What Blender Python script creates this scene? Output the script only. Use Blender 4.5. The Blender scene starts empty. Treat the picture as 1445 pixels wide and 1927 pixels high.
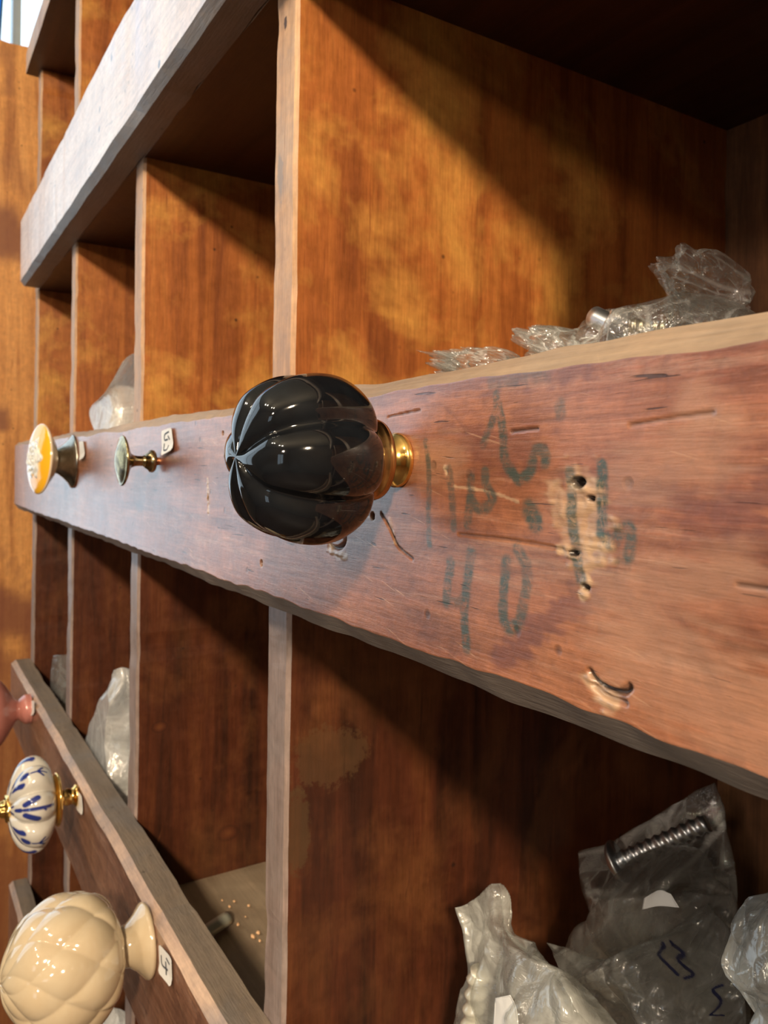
import bpy, math, random
import numpy as np
from mathutils import Vector, Matrix, noise

# ------------------------------------------------------------------ units: U = one module (camera to shelf front)
U = 0.128
CAMZ = 1.30
YAW, ROLL, FPX, CY = 0.55404, 0.014, 1470.7, 883.0
T = 0.152            # thickness of the face boards, in modules

# ------------------------------------------------------------------ camera
scene = bpy.context.scene
cam_d = bpy.data.cameras.new('camera')
cam = bpy.data.objects.new('camera', cam_d)
scene.collection.objects.link(cam)
scene.camera = cam
FW = Vector((-math.cos(YAW), math.sin(YAW), 0))
RT = Vector((math.sin(YAW), math.cos(YAW), 0))
UP = Vector((0, 0, 1))
cr, sr = math.cos(ROLL), math.sin(ROLL)
rt2 = RT * cr + UP * sr
up2 = UP * cr - RT * sr
m = Matrix((rt2, up2, -FW)).transposed().to_4x4()
m.translation = Vector((0, -U, CAMZ))
cam.matrix_world = m
cam_d.sensor_fit = 'VERTICAL'
cam_d.sensor_height = 36.0
cam_d.lens = FPX / 1927 * 36
cam_d.shift_y = -(963.5 - CY) / 1927
cam_d.clip_start = 0.01
cam_d.dof.use_dof = True
cam_d.dof.focus_distance = 0.195
cam_d.dof.aperture_fstop = 36.0

# ------------------------------------------------------------------ colour management, world, lights
scene.view_settings.view_transform = 'Standard'
scene.view_settings.look = 'None'
scene.view_settings.gamma = 1
scene.view_settings.exposure = 0.0
scene.view_settings.use_curve_mapping = False

world = bpy.data.worlds.new('sky')
scene.world = world
world.use_nodes = True
wn = world.node_tree.nodes
wn.clear()
wo = wn.new('ShaderNodeOutputWorld')
wb = wn.new('ShaderNodeBackground')
wb.inputs['Color'].default_value = (0.66, 0.81, 0.93, 1)
wb.inputs['Strength'].default_value = 2.2
world.node_tree.links.new(wb.outputs[0], wo.inputs[0])

def area_portal(loc, rot, sx, sy):
    d = bpy.data.lights.new('portal', 'AREA')
    d.shape = 'RECTANGLE'
    d.size, d.size_y = sx, sy
    d.cycles.is_portal = True
    o = bpy.data.objects.new('portal', d)
    o.location, o.rotation_euler = loc, rot
    scene.collection.objects.link(o)

def point_lamp(loc, power, color, radius):
    d = bpy.data.lights.new('lamp', 'POINT')
    d.energy, d.color, d.shadow_soft_size = power, color, radius
    o = bpy.data.objects.new('lamp', d)
    o.location = loc
    scene.collection.objects.link(o)

area_portal((-1.98, -0.95, 1.9), (0, math.radians(-90), 0), 1.9, 2.4)
area_portal((1.2, -2.78, 1.35), (math.radians(90), 0, 0), 0.9, 0.9)  # portal of the added fill window
# warm shop lamp up to the right that throws the hard shadows into the pigeonholes
point_lamp((7.5 * U, -5.4 * U, CAMZ + 4.75 * U), 116, (1.0, 0.79, 0.55), 0.05)
# added warm fill lamp, further off and lower, for the second shadow edge
point_lamp((6.0 * U, -12.5 * U, CAMZ + 4.7 * U), 38, (1.0, 0.80, 0.62), 0.07)
# ceiling bulbs, seen in the glazes
for bx, by in ((-0.9, -1.3), (-0.6, -1.3), (0.1, -1.5), (0.4, -1.5)):
    point_lamp((bx, by, 2.55), 12, (1.0, 0.86, 0.66), 0.045)

# ------------------------------------------------------------------ helpers
def P3(X, Y, Z):
    return np.array([X * U, Y * U, CAMZ + Z * U])

def ray(px, py):
    dx, dy = px - 722.5, py - CY
    u, v = cr * dx + sr * dy, -sr * dx + cr * dy
    a, b = u / FPX, -v / FPX
    return np.array([-math.cos(YAW) + a * math.sin(YAW), math.sin(YAW) + a * math.cos(YAW), b])

def atY(px, py, Y):
    """point of the plane Y = const (parallel to the shelf front), in modules"""
    r = ray(px, py)
    return np.array([0, -1, 0]) + (Y + 1) / r[1] * r

def fb(px, py):
    p = atY(px, py, -T)
    return (p[0], p[2])

COL = scene.collection
def link(o, parent=None):
    COL.objects.link(o)
    if parent is not None:
        o.parent = parent
    return o

def tag(o, label=None, cat=None, group=None, kind=None):
    for k, v in (('label', label), ('category', cat), ('group', group), ('kind', kind)):
        if v:
            o[k] = v
    return o

def empty(name, loc, label=None, cat=None, group=None):
    o = bpy.data.objects.new(name, None)
    o.empty_display_size = 0.01
    o.location = loc
    link(o)
    return tag(o, label, cat, group)

def mesh_obj(name, verts, faces, mats, parent=None, smooth=True, fmats=None, attrs=None):
    me = bpy.data.meshes.new(name)
    me.from_pydata([tuple(map(float, v)) for v in verts], [], [tuple(f) for f in faces])
    if not isinstance(mats, (list, tuple)):
        mats = [mats]
    for mm in mats:
        me.materials.append(mm)
    if fmats is not None:
        me.polygons.foreach_set('material_index', list(map(int, fmats)))
    me.polygons.foreach_set('use_smooth', [bool(smooth)] * len(me.polygons))
    if attrs:
        for k, a in attrs.items():
            at = me.attributes.new(k, 'FLOAT', 'POINT')
            at.data.foreach_set('value', np.asarray(a, dtype=np.float32))
    me.update()
    o = bpy.data.objects.new(name, me)
    return link(o, parent)

def grid_faces(nu, nv, closed_u=False, off=0):
    f = []
    for i in range(nu if closed_u else nu - 1):
        i2 = (i + 1) % nu
        for j in range(nv - 1):
            f.append((off + i * nv + j, off + i2 * nv + j, off + i2 * nv + j + 1, off + i * nv + j + 1))
    return f

def nz(x, y, z):
    return noise.noise(Vector((x, y, z)))

def catmull(pts, n):
    pts = np.array(pts, float)
    if len(pts) < 3:
        t = np.linspace(0, 1, n)[:, None]
        return pts[0] * (1 - t) + pts[-1] * t
    P = np.vstack([2 * pts[0] - pts[1], pts, 2 * pts[-1] - pts[-2]])
    out = []
    for s in np.linspace(0, len(pts) - 1, n):
        i = min(int(s), len(pts) - 2)
        t = s - i
        a, b, c, d = P[i], P[i + 1], P[i + 2], P[i + 3]
        out.append(0.5 * (2 * b + (c - a) * t + (2 * a - 5 * b + 4 * c - d) * t * t + (3 * b - a - 3 * c + d) * t ** 3))
    return np.array(out)

def dist_poly(Px, Py, pts):
    """distance of points to a polyline"""
    best = np.full(Px.shape, 1e9)
    for (x0, y0), (x1, y1) in zip(pts[:-1], pts[1:]):
        dx, dy = x1 - x0, y1 - y0
        L = dx * dx + dy * dy + 1e-18
        t = np.clip(((Px - x0) * dx + (Py - y0) * dy) / L, 0, 1)
        best = np.minimum(best, np.hypot(Px - x0 - t * dx, Py - y0 - t * dy))
    return best

def sstep(a, b, x):
    t = np.clip((x - a) / (b - a), 0, 1)
    return t * t * (3 - 2 * t)

# ------------------------------------------------------------------ materials
class NT:
    def __init__(s, name):
        s.m = bpy.data.materials.new(name)
        s.m.use_nodes = True
        s.nt = s.m.node_tree
        s.nt.nodes.clear()
        s.out = s.nt.nodes.new('ShaderNodeOutputMaterial')
    def n(s, t, props=None, **inp):
        nd = s.nt.nodes.new('ShaderNode' + t)
        for k, v in (props or {}).items():
            setattr(nd, k, v)
        for k, v in inp.items():
            key = k.replace('_', ' ')
            if k.startswith('i') and k[1:].isdigit():
                key = int(k[1:])
            s.set(nd, key, v)
        return nd
    def set(s, nd, key, v):
        sock = nd.inputs[key]
        if isinstance(v, bpy.types.NodeSocket):
            s.nt.links.new(v, sock)
        else:
            if isinstance(v, tuple) and len(v) == 3 and sock.type == 'RGBA':
                v = v + (1,)
            sock.default_value = v
    def mix(s, fac, a, b, mode='MIX'):
        nd = s.n('Mix', {'data_type': 'RGBA', 'blend_type': mode, 'clamp_factor': True})
        s.set(nd, 0, fac); s.set(nd, 6, a); s.set(nd, 7, b)
        return nd.outputs[2]
    def math(s, op, a, b=0.0, clamp=False):
        nd = s.n('Math', {'operation': op, 'use_clamp': clamp})
        s.set(nd, 0, a); s.set(nd, 1, b)
        return nd.outputs[0]
    def ramp(s, fac, stops):
        nd = s.n('ValToRGB')
        el = nd.color_ramp.elements
        while len(el) < len(stops):
            el.new(0.5)
        for e, (p, c) in zip(el, stops):
            e.position = p
            e.color = (c[0], c[1], c[2], 1) if isinstance(c, tuple) else (c, c, c, 1)
        s.set(nd, 0, fac)
        return nd.outputs[0]
    def noise(s, vec, scale, detail=3, rough=0.5, dist=0.0):
        return s.n('TexNoise', Vector=vec, Scale=scale, Detail=detail, Roughness=rough, Distortion=dist).outputs[0]
    def attr(s, name):
        return s.n('Attribute', {'attribute_name': name}).outputs['Fac']
    def finish(s, sh):
        s.nt.links.new(sh, s.out.inputs[0])
        return s.m

def coords(t, axis, stretch=14.0):
    """object coordinates, shifted per object; second result is squeezed along the grain"""
    tc = t.n('TexCoord').outputs['Object']
    oi = t.n('ObjectInfo').outputs['Random']
    sh = t.n('CombineXYZ', X=t.math('MULTIPLY', oi, 3.1), Y=t.math('MULTIPLY', oi, 5.7), Z=t.math('MULTIPLY', oi, 4.3)).outputs[0]
    v = t.n('VectorMath', {'operation': 'ADD'}, i0=tc, i1=sh).outputs[0]
    sc = {'x': (1, stretch, stretch), 'z': (stretch, stretch, 1), 'y': (stretch, 1, stretch)}[axis]
    g = t.n('VectorMath', {'operation': 'MULTIPLY'}, i0=v, i1=sc).outputs[0]
    return tc, v, g

def wood(name, axis, dark, mid, light, rough=0.42, spec=0.5, patch=None, patch_amt=0.5, fibre=0.35, dust=None, dust_amt=0.0, bump=0.25, pits=True, stain=None, knots=(), smudges=()):
    t = NT(name)
    tc, v, g = coords(t, axis)
    n1 = t.noise(g, 5.0, 5, 0.6, 0.6)                       # growth bands
    col = t.ramp(n1, [(0.30, dark), (0.52, mid), (0.74, light)])
    if patch:
        n2 = t.noise(v, 16.0, 5, 0.62, 0.3)
        col = t.mix(t.math('MULTIPLY', t.ramp(n2, [(0.47, 0.0), (0.66, 1.0)]), patch_amt), col, patch)
    n5 = t.noise(v, 9.0, 4, 0.6, 0.2)
    col = t.mix(t.ramp(n5, [(0.30, 0.55), (0.55, 0.0)]), col, t.mix(0.5, col, dark), 'MIX')
    n3 = t.noise(g, 60.0, 4, 0.7)                           # fine fibres
    col = t.mix(fibre, col, t.mix(1.0, col, t.ramp(n3, [(0.3, 0.45), (0.7, 1.45)]), 'MULTIPLY'))
    n3b = t.noise(v, 130.0, 3, 0.7)
    col = t.mix(0.5, col, t.mix(1.0, col, t.ramp(n3b, [(0.3, 0.7), (0.7, 1.25)]), 'MULTIPLY'))
    for (kx, ky, kz_), kr in knots:
        dv = t.n('VectorMath', {'operation': 'SUBTRACT'}, i0=tc, i1=(kx, ky, kz_)).outputs[0]
        dv = t.n('VectorMath', {'operation': 'MULTIPLY'}, i0=dv, i1=(1.0, 1.0, 1.4)).outputs[0]
        dd = t.math('ADD', t.math('DIVIDE', t.n('VectorMath', {'operation': 'LENGTH'}, i0=dv).outputs['Value'], kr), t.math('MULTIPLY', t.noise(v, 60.0, 3), 0.35))
        col = t.mix(t.ramp(dd, [(0.30, 0.75), (0.95, 0.35), (1.0, 0.0)]), col, t.ramp(dd, [(0.30, light), (0.62, mid), (0.80, dark), (0.95, mid)]))
    for (kx, ky, kz_), sm_r, sc_col, am in smudges:
        dv = t.n('VectorMath', {'operation': 'SUBTRACT'}, i0=tc, i1=(kx, ky, kz_)).outputs[0]
        dv = t.n('VectorMath', {'operation': 'DIVIDE'}, i0=dv, i1=(0.01 if len(sm_r) < 3 else sm_r[2], sm_r[0], sm_r[1])).outputs[0]
        dd = t.math('ADD', t.n('VectorMath', {'operation': 'LENGTH'}, i0=dv).outputs['Value'], t.math('MULTIPLY', t.math('SUBTRACT', t.noise(v, 45.0, 6, 0.8), 0.5), 3.2))
        col = t.mix(t.ramp(dd, [(0.75, am), (0.95, 0.0)]), col, sc_col)
    # dark slim streaks along the grain
    n4 = t.noise(g, 17.0, 3, 0.6, 0.4)
    col = t.mix(t.ramp(n4, [(0.64, 0.0), (0.74, 0.55)]), col, dark)
    if pits:
        vo = t.n('TexVoronoi', Vector=v, Scale=70.0).outputs['Distance']
        pm = t.math('MULTIPLY', t.ramp(vo, [(0.04, 1.0), (0.10, 0.0)]), t.ramp(t.noise(v, 21.0, 1), [(0.50, 0.0), (0.60, 0.8)]))
        col = t.mix(pm, col, (0.02, 0.008, 0.004))
        w = t.n('VectorMath', {'operation': 'MULTIPLY'}, i0=t.n('VectorRotate', {'rotation_type': 'EULER_XYZ'}, Vector=v, Rotation=(0.7, 0.6, 0.5)).outputs[0], i1=(4, 90, 4)).outputs[0]
        sc_ = t.math('MULTIPLY', t.ramp(t.noise(w, 9.0, 2), [(0.70, 0.0), (0.74, 1.0)]), t.ramp(t.noise(v, 13.0, 2), [(0.55, 0.0), (0.65, 0.6)]))
        col = t.mix(sc_, col, light)
    if dust:
        dn = t.ramp(t.noise(v, 30.0, 5, 0.7), [(0.35, 0.55), (0.6, 1.0)])
        col = t.mix(t.math('MULTIPLY', dn, dust_amt), col, dust)
    if stain:
        col = t.mix(t.attr('stain'), col, stain)
    rg = t.math('ADD', t.math('MULTIPLY', n3b, 0.22), rough - 0.1)
    h = t.math('ADD', t.math('MULTIPLY', n3, 0.6), t.math('MULTIPLY', n3b, 0.5))
    bp = t.n('Bump', Strength=bump, Distance=0.0006, Height=h)
    pb = t.n('BsdfPrincipled', Base_Color=col, Roughness=rg, Specular_IOR_Level=spec, Normal=bp.outputs[0])
    return t.finish(pb.outputs[0])

def board_wood(name, light, mid, dark, marks=False, rough=0.40, spec=0.6, warm=None, spots=()):
    """front of the face boards: horizontal grain, worn red-brown stain; optional written marks from vertex attributes"""
    t = NT(name)
    tc, v, g = coords(t, 'x')
    n1 = t.noise(g, 3.6, 6, 0.62, 0.9)
    col = t.ramp(n1, [(0.32, dark), (0.50, mid), (0.70, light)])
    bl = t.noise(v, 11.0, 4, 0.6, 0.4)
    col = t.mix(t.ramp(bl, [(0.42, 0.0), (0.68, 0.75)]), col, warm or light)
    bl2 = t.noise(v, 7.0, 4, 0.6, 1.2)
    col = t.mix(t.ramp(bl2, [(0.56, 0.0), (0.70, 0.55)]), col, dark)
    st1 = t.noise(g, 11.0, 7, 0.8, 0.4)
    col = t.mix(t.ramp(st1, [(0.52, 0.0), (0.72, 0.6)]), col, t.mix(0.6, col, (0.66, 0.45, 0.34)))
    st2 = t.noise(v, 34.0, 6, 0.75, 0.8)
    col = t.mix(t.ramp(st2, [(0.30, 0.6), (0.46, 0.0)]), col, dark)
    for sp, sr_ in spots:
        dd = t.n('VectorMath', {'operation': 'DISTANCE'}, i0=tc, i1=sp).outputs['Value']
        col = t.mix(t.ramp(t.math('DIVIDE', dd, sr_), [(0.6, 0.95), (1.0, 0.0)]), col, (0.03, 0.012, 0.006))
    n3 = t.noise(g, 42.0, 5, 0.75)
    col = t.mix(0.6, col, t.mix(1.0, col, t.ramp(n3, [(0.3, 0.5), (0.7, 1.4)]), 'MULTIPLY'))
    n3b = t.noise(v, 300.0, 3, 0.7)
    col = t.mix(0.6, col, t.mix(1.0, col, t.ramp(n3b, [(0.3, 0.7), (0.7, 1.3)]), 'MULTIPLY'))
    n4 = t.noise(g, 62.0, 2, 0.5, 0.3)
    crack = t.ramp(n4, [(0.70, 0.0), (0.74, 1.0)])
    spk = t.math('MULTIPLY', t.ramp(t.n('TexVoronoi', Vector=v, Scale=110.0).outputs['Distance'], [(0.08, 1.0), (0.16, 0.0)]), t.ramp(t.noise(v, 37.0, 1), [(0.5, 0.0), (0.6, 0.8)]))
    crack = t.math('MAXIMUM', crack, spk)
    col = t.mix(t.math('MULTIPLY', crack, 0.8), col, (0.035, 0.014, 0.01))
    # pale scratches
    w = t.n('VectorMath', {'operation': 'MULTIPLY'}, i0=t.n('VectorRotate', {'rotation_type': 'EULER_XYZ'}, Vector=v, Rotation=(0, -0.25, 0)).outputs[0], i1=(7, 5, 190)).outputs[0]
    sc_ = t.math('MULTIPLY', t.ramp(t.noise(w, 6.0, 2), [(0.66, 0.0), (0.70, 1.0)]), t.ramp(t.noise(v, 24.0, 2), [(0.5, 0.0), (0.62, 0.7)]))
    col = t.mix(sc_, col, (0.62, 0.36, 0.22))
    rg = t.math('ADD', t.math('MULTIPLY', t.noise(v, 60.0, 3, 0.6), 0.25), rough - 0.12)
    h = t.math('ADD', t.math('MULTIPLY', n3, 0.8), t.math('MULTIPLY', n3b, 0.5))
    h = t.math('SUBTRACT', h, t.math('MULTIPLY', crack, 0.8))
    if marks:
        raw, ink, drk, red, rub = t.attr('raw'), t.attr('ink'), t.attr('dark'), t.attr('stain'), t.attr('rub')
        col = t.mix(red, col, (0.10, 0.035, 0.04))
        col = t.mix(rub, col, (0.46, 0.26, 0.17))
        col = t.mix(raw, col, t.ramp(t.noise(g, 30.0, 4, 0.7), [(0.3, (0.34, 0.21, 0.13)), (0.7, (0.66, 0.46, 0.29))]))
        wear = t.math('MULTIPLY', t.ramp(t.noise(v, 330.0, 5, 0.8, 0.5), [(0.36, 0.25), (0.52, 1.0)]), t.ramp(t.noise(g, 40.0, 4, 0.75), [(0.34, 0.45), (0.56, 0.95)]))
        col = t.mix(t.math('MULTIPLY', ink, wear), col, (0.032, 0.066, 0.060))
        col = t.mix(drk, col, (0.018, 0.008, 0.005))
        rg = t.math('ADD', rg, t.math('MULTIPLY', drk, 0.4), True)
    bp = t.n('Bump', Strength=0.6, Distance=0.0005, Height=h)
    pb = t.n('BsdfPrincipled', Base_Color=col, Roughness=rg, Specular_IOR_Level=spec, Normal=bp.outputs[0], Coat_Weight=0.8, Coat_Roughness=0.26)
    return t.finish(pb.outputs[0])

def glaze(name, color, rough=0.06, attr_cols=(), coat=0.6, spec=0.5, metallic=0.0, mottled=None, bump=0.0):
    t = NT(name)
    tc = t.n('TexCoord').outputs['Object']
    col = color + (1,)
    rgb = t.n('RGB'); rgb.outputs[0].default_value = col
    col = rgb.outputs[0]
    if mottled:
        col = t.mix(t.ramp(t.noise(tc, mottled[1], 4, 0.6, 0.6), [(0.35, 0.0), (0.65, 1.0)]), col, mottled[0])
    for a, c in attr_cols:
        col = t.mix(t.attr(a), col, c)
    kw = {}
    if bump:
        kw['Normal'] = t.n('Bump', Strength=bump, Distance=0.0004, Height=t.noise(tc, 300.0, 3)).outputs[0]
    pb = t.n('BsdfPrincipled', Base_Color=col, Roughness=rough, Specular_IOR_Level=spec, Coat_Weight=coat, Coat_Roughness=0.03, Metallic=metallic, **kw)
    return t.finish(pb.outputs[0])

def plastic(name, tint, lo, hi, rough=0.2, scale=30.0, bump=0.5, gloss=0.12, gbase=0.05, crease=0.25):
    """thin poly film: partly see-through, milky where it crumples"""
    t = NT(name)
    tc = t.n('TexCoord').outputs['Object']
    n = t.noise(tc, scale, 4, 0.6, 0.8)
    n2 = t.math('ABSOLUTE', t.math('SUBTRACT', t.noise(tc, scale * 3, 3, 0.6, 1.5), 0.5))
    fac = t.ramp(n, [(0.35, lo), (0.65, hi)])
    fac = t.math('ADD', fac, t.math('MULTIPLY', t.attr('crease'), crease), True)  # folds whitened in colour, real creasing that also stands in for glints
    ink = t.attr('ink')
    fac = t.math('MAXIMUM', fac, t.math('MULTIPLY', ink, 0.9))
    tint = t.mix(ink, tint, (0.02, 0.025, 0.09))
    bp = t.n('Bump', Strength=bump, Distance=0.0012, Height=t.math('ADD', n, t.math('MULTIPLY', n2, -1.3)))
    pb = t.n('BsdfPrincipled', Base_Color=tint, Roughness=rough, Specular_IOR_Level=0.8, Coat_Weight=0.5, Coat_Roughness=0.08, Normal=bp.outputs[0])
    tl = t.n('BsdfTranslucent', Color=tint, Normal=bp.outputs[0])
    body = t.n('MixShader', i0=0.35, i1=pb.outputs[0], i2=tl.outputs[0])
    tr = t.n('BsdfTransparent', Color=(0.96, 0.97, 0.96))
    ms = t.n('MixShader', i0=fac, i1=tr.outputs[0], i2=body.outputs[0])
    gl = t.n('BsdfGlossy', Color=(1, 1, 1), Roughness=gloss, Normal=bp.outputs[0])
    fr = t.n('LayerWeight', Blend=0.15, Normal=bp.outputs[0])
    gf = t.math('ADD', gbase, t.math('MULTIPLY', t.math('POWER', fr.outputs['Facing'], 2.0), 0.30))
    ms2 = t.n('MixShader', i0=gf, i1=ms.outputs[0], i2=gl.outputs[0])
    return t.finish(ms2.outputs[0])

def plain(name, color, rough=0.8, noise_amt=0.15, scale=8.0):
    t = NT(name)
    tc = t.n('TexCoord').outputs['Object']
    n = t.ramp(t.noise(tc, scale, 4, 0.6), [(0.3, 1 - noise_amt), (0.7, 1 + noise_amt)])
    col = t.mix(1.0, color, n, 'MULTIPLY')
    pb = t.n('BsdfPrincipled', Base_Color=col, Roughness=rough)
    return t.finish(pb.outputs[0])

M = {}
def atX(px, py, X):
    r = ray(px, py)
    p = np.array([0, -1, 0]) + X / r[0] * r
    return tuple(float(q) for q in P3(*p))
# dividers: upper rows golden orange, lower rows redder
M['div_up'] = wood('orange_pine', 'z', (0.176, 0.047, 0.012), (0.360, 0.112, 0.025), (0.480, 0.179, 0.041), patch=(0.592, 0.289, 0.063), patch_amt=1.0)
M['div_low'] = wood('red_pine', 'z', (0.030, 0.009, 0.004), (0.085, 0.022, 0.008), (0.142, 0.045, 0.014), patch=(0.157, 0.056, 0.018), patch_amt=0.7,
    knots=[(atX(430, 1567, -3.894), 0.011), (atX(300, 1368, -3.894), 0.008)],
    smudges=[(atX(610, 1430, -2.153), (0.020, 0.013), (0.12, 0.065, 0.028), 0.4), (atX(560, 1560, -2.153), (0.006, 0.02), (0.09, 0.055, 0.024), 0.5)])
M['edge_up'] = wood('divider_edge_pale', 'z', (0.32, 0.17, 0.09), (0.50, 0.30, 0.17), (0.66, 0.42, 0.24), rough=0.5, patch=(0.42, 0.33, 0.26), patch_amt=0.6, bump=0.6,
    smudges=[(tuple(map(float, P3(*atY(536, 44, 0)))), (0.01, 0.0035, 0.0016), (0.03, 0.01, 0.01), 0.9), (tuple(map(float, P3(*atY(528, 330, 0)))), (0.01, 0.012, 0.003), (0.22, 0.20, 0.20), 0.6)])
M['edge_low'] = wood('divider_edge_grey', 'z', (0.17, 0.115, 0.095), (0.27, 0.20, 0.175), (0.37, 0.28, 0.24), rough=0.42, patch=(0.24, 0.21, 0.20), patch_amt=0.6, bump=0.6)
M['shelf'] = wood('shaded_shelf_wood', 'x', (0.025, 0.008, 0.006), (0.052, 0.019, 0.010), (0.084, 0.032, 0.015))  # undersides: shade below the boards darkened into the wood colour
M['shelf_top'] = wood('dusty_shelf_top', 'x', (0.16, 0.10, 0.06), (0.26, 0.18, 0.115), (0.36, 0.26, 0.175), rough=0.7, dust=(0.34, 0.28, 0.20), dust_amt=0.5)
M['back'] = wood('back_wood', 'z', (0.090, 0.041, 0.020), (0.180, 0.081, 0.036), (0.288, 0.135, 0.054), rough=0.6)
M['board_main'] = board_wood('face_board_red', (0.386, 0.158, 0.088), (0.227, 0.078, 0.045), (0.088, 0.032, 0.024), marks=True, rough=0.38, warm=(0.420, 0.169, 0.075))
M['board'] = board_wood('face_board_brown', (0.340, 0.170, 0.102), (0.221, 0.098, 0.060), (0.102, 0.043, 0.030), rough=0.38)
M['board_sheen'] = board_wood('face_board_pale_sheen', (0.80, 0.64, 0.52), (0.64, 0.47, 0.37), (0.36, 0.24, 0.18), rough=0.34, spec=0.8, spots=[(tuple(P3(*atY(x, y, -T))), 0.0026) for x, y in ((300, 121), (210, 109), (187, 206), (186, 243), (170, 330))])  # upper board: window sheen lightened into the base colour
M['arris_top'] = wood('worn_top_edge', 'x', (0.24, 0.15, 0.09), (0.38, 0.26, 0.165), (0.55, 0.37, 0.24), rough=0.55, dust=(0.34, 0.29, 0.23), dust_amt=0.35, bump=0.8)
M['arris_low'] = wood('grimy_low_edge', 'x', (0.10, 0.075, 0.06), (0.20, 0.15, 0.12), (0.30, 0.22, 0.17), rough=0.5, dust=(0.22, 0.20, 0.18), dust_amt=0.5, bump=0.8)
M['dust_top'] = wood('dust_covered_ledge', 'x', (0.08, 0.055, 0.04), (0.18, 0.13, 0.09), (0.30, 0.22, 0.15), rough=0.7, patch=(0.13, 0.12, 0.12), patch_amt=0.8, dust=(0.24, 0.20, 0.15), dust_amt=0.35, bump=1.0)
M['arris_light'] = wood('rubbed_bright_edge', 'x', (0.28, 0.18, 0.12), (0.48, 0.32, 0.22), (0.66, 0.46, 0.32), rough=0.5, patch=(0.20, 0.18, 0.18), patch_amt=0.7, bump=0.8)
M['panel'] = wood('side_panel_wood', 'z', (0.345, 0.127, 0.034), (0.632, 0.287, 0.081), (0.805, 0.414, 0.138), rough=0.5, patch=(0.713, 0.345, 0.103), patch_amt=0.5, stain=(0.184, 0.057, 0.029))

# ------------------------------------------------------------------ boards
def plank(name, axis, a0, a1, sec, slots, mats, parent=None, n=60, wob=0.004, chip=0.0, seed=0, avals=None):
    """extrude the closed cross-section SEC (modules, counter-clockwise) along AXIS with an uneven hand-sawn edge"""
    sec = np.array(sec, float)
    ns = len(sec)
    av = np.linspace(a0, a1, n) if avals is None else np.asarray(avals)
    n = len(av)
    cen = sec.mean(0)
    verts = []
    for i, a in enumerate(av):
        for j, (p, q) in enumerate(sec):
            w1 = (nz(a * 2.3 + seed, j * 0.37, seed * 1.7) + 0.5 * nz(a * 11 + seed, j * 0.37, seed * 1.7)) * wob
            w2 = (nz(a * 2.3 + seed + 40, j * 0.37, seed * 1.7) + 0.5 * nz(a * 11 + seed + 40, j * 0.37, seed * 1.7)) * wob
            if chip:
                c = max(0.0, nz(a * 6.0 + seed * 3, j * 0.9, 5.5) - 0.25) * chip
                w1 += c * np.sign(cen[0] - p) ; w2 += c * np.sign(cen[1] - q)
            if axis == 'x':
                verts.append(P3(a, p + w1, q + w2))
            else:
                verts.append(P3(p + w1, q + w2, a))
    faces, fm = [], []
    for i in range(n - 1):
        for j in range(ns):
            j2 = (j + 1) % ns
            faces.append((i * ns + j, (i + 1) * ns + j, (i + 1) * ns + j2, i * ns + j2))
            fm.append(slots[j])
    faces.append(tuple(range(ns))); fm.append(slots[0])
    faces.append(tuple((n - 1) * ns + k for k in reversed(range(ns)))); fm.append(slots[0])
    o = mesh_obj(name, verts, faces, mats, parent, smooth=False, fmats=fm)
    fix_normals(o)
    return o

import bmesh
def fix_normals(o):
    bm = bmesh.new(); bm.from_mesh(o.data)
    bmesh.ops.recalc_face_normals(bm, faces=bm.faces)
    bm.to_mesh(o.data); bm.free()

A0, S, W, DEP = 2.153, 1.741, 0.153, 2.09
PITCH = 1.92
UB = [3.44, 1.52, -0.385, -2.30, -4.22]         # undersides of the shelf boards
SH = 0.18                                       # shelf thickness
XEND = -(A0 + 3 * S + W) - 0.02
XR = 3.2

unit = empty('pigeonhole_shelf', P3(-2.5, 1.0, -CAMZ / U), 'old orange-brown wooden pigeonhole shelf with wide worn face boards', 'shelf')
def part(o):
    o.parent = unit
    o.matrix_parent_inverse = Matrix.Translation(unit.location).inverted()
    return o

# shelf boards
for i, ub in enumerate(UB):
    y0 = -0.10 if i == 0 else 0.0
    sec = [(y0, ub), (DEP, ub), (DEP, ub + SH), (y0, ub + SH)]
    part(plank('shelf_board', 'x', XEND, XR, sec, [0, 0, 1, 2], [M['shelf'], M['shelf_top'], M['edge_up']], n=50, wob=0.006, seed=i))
part(plank('shelf_board', 'x', XEND, XR, [(0, -8.2), (DEP, -8.2), (DEP, -8.02), (0, -8.02)], [0, 0, 1, 2], [M['shelf'], M['shelf_top'], M['edge_low']], n=20, seed=9))
# dividers, one per row and column
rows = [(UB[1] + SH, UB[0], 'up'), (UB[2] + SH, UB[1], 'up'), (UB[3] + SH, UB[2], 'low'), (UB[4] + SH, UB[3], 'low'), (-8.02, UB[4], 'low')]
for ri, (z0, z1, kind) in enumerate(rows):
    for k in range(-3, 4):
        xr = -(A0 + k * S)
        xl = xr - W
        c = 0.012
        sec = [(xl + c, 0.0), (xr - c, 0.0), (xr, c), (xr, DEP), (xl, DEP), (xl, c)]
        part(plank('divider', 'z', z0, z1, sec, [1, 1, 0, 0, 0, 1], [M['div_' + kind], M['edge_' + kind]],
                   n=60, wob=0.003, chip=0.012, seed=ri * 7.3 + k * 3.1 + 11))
# back
o = mesh_obj('back_panel', [P3(x, y, z) for x in (XEND, XR) for y in (DEP, DEP + 0.08) for z in (-8.2, UB[0] + SH)],
             [(0, 1, 3, 2), (4, 6, 7, 5), (0, 4, 5, 1), (2, 3, 7, 6), (0, 2, 6, 4), (1, 5, 7, 3)], M['back'], smooth=False)
fix_normals(o); part(o)

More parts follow.
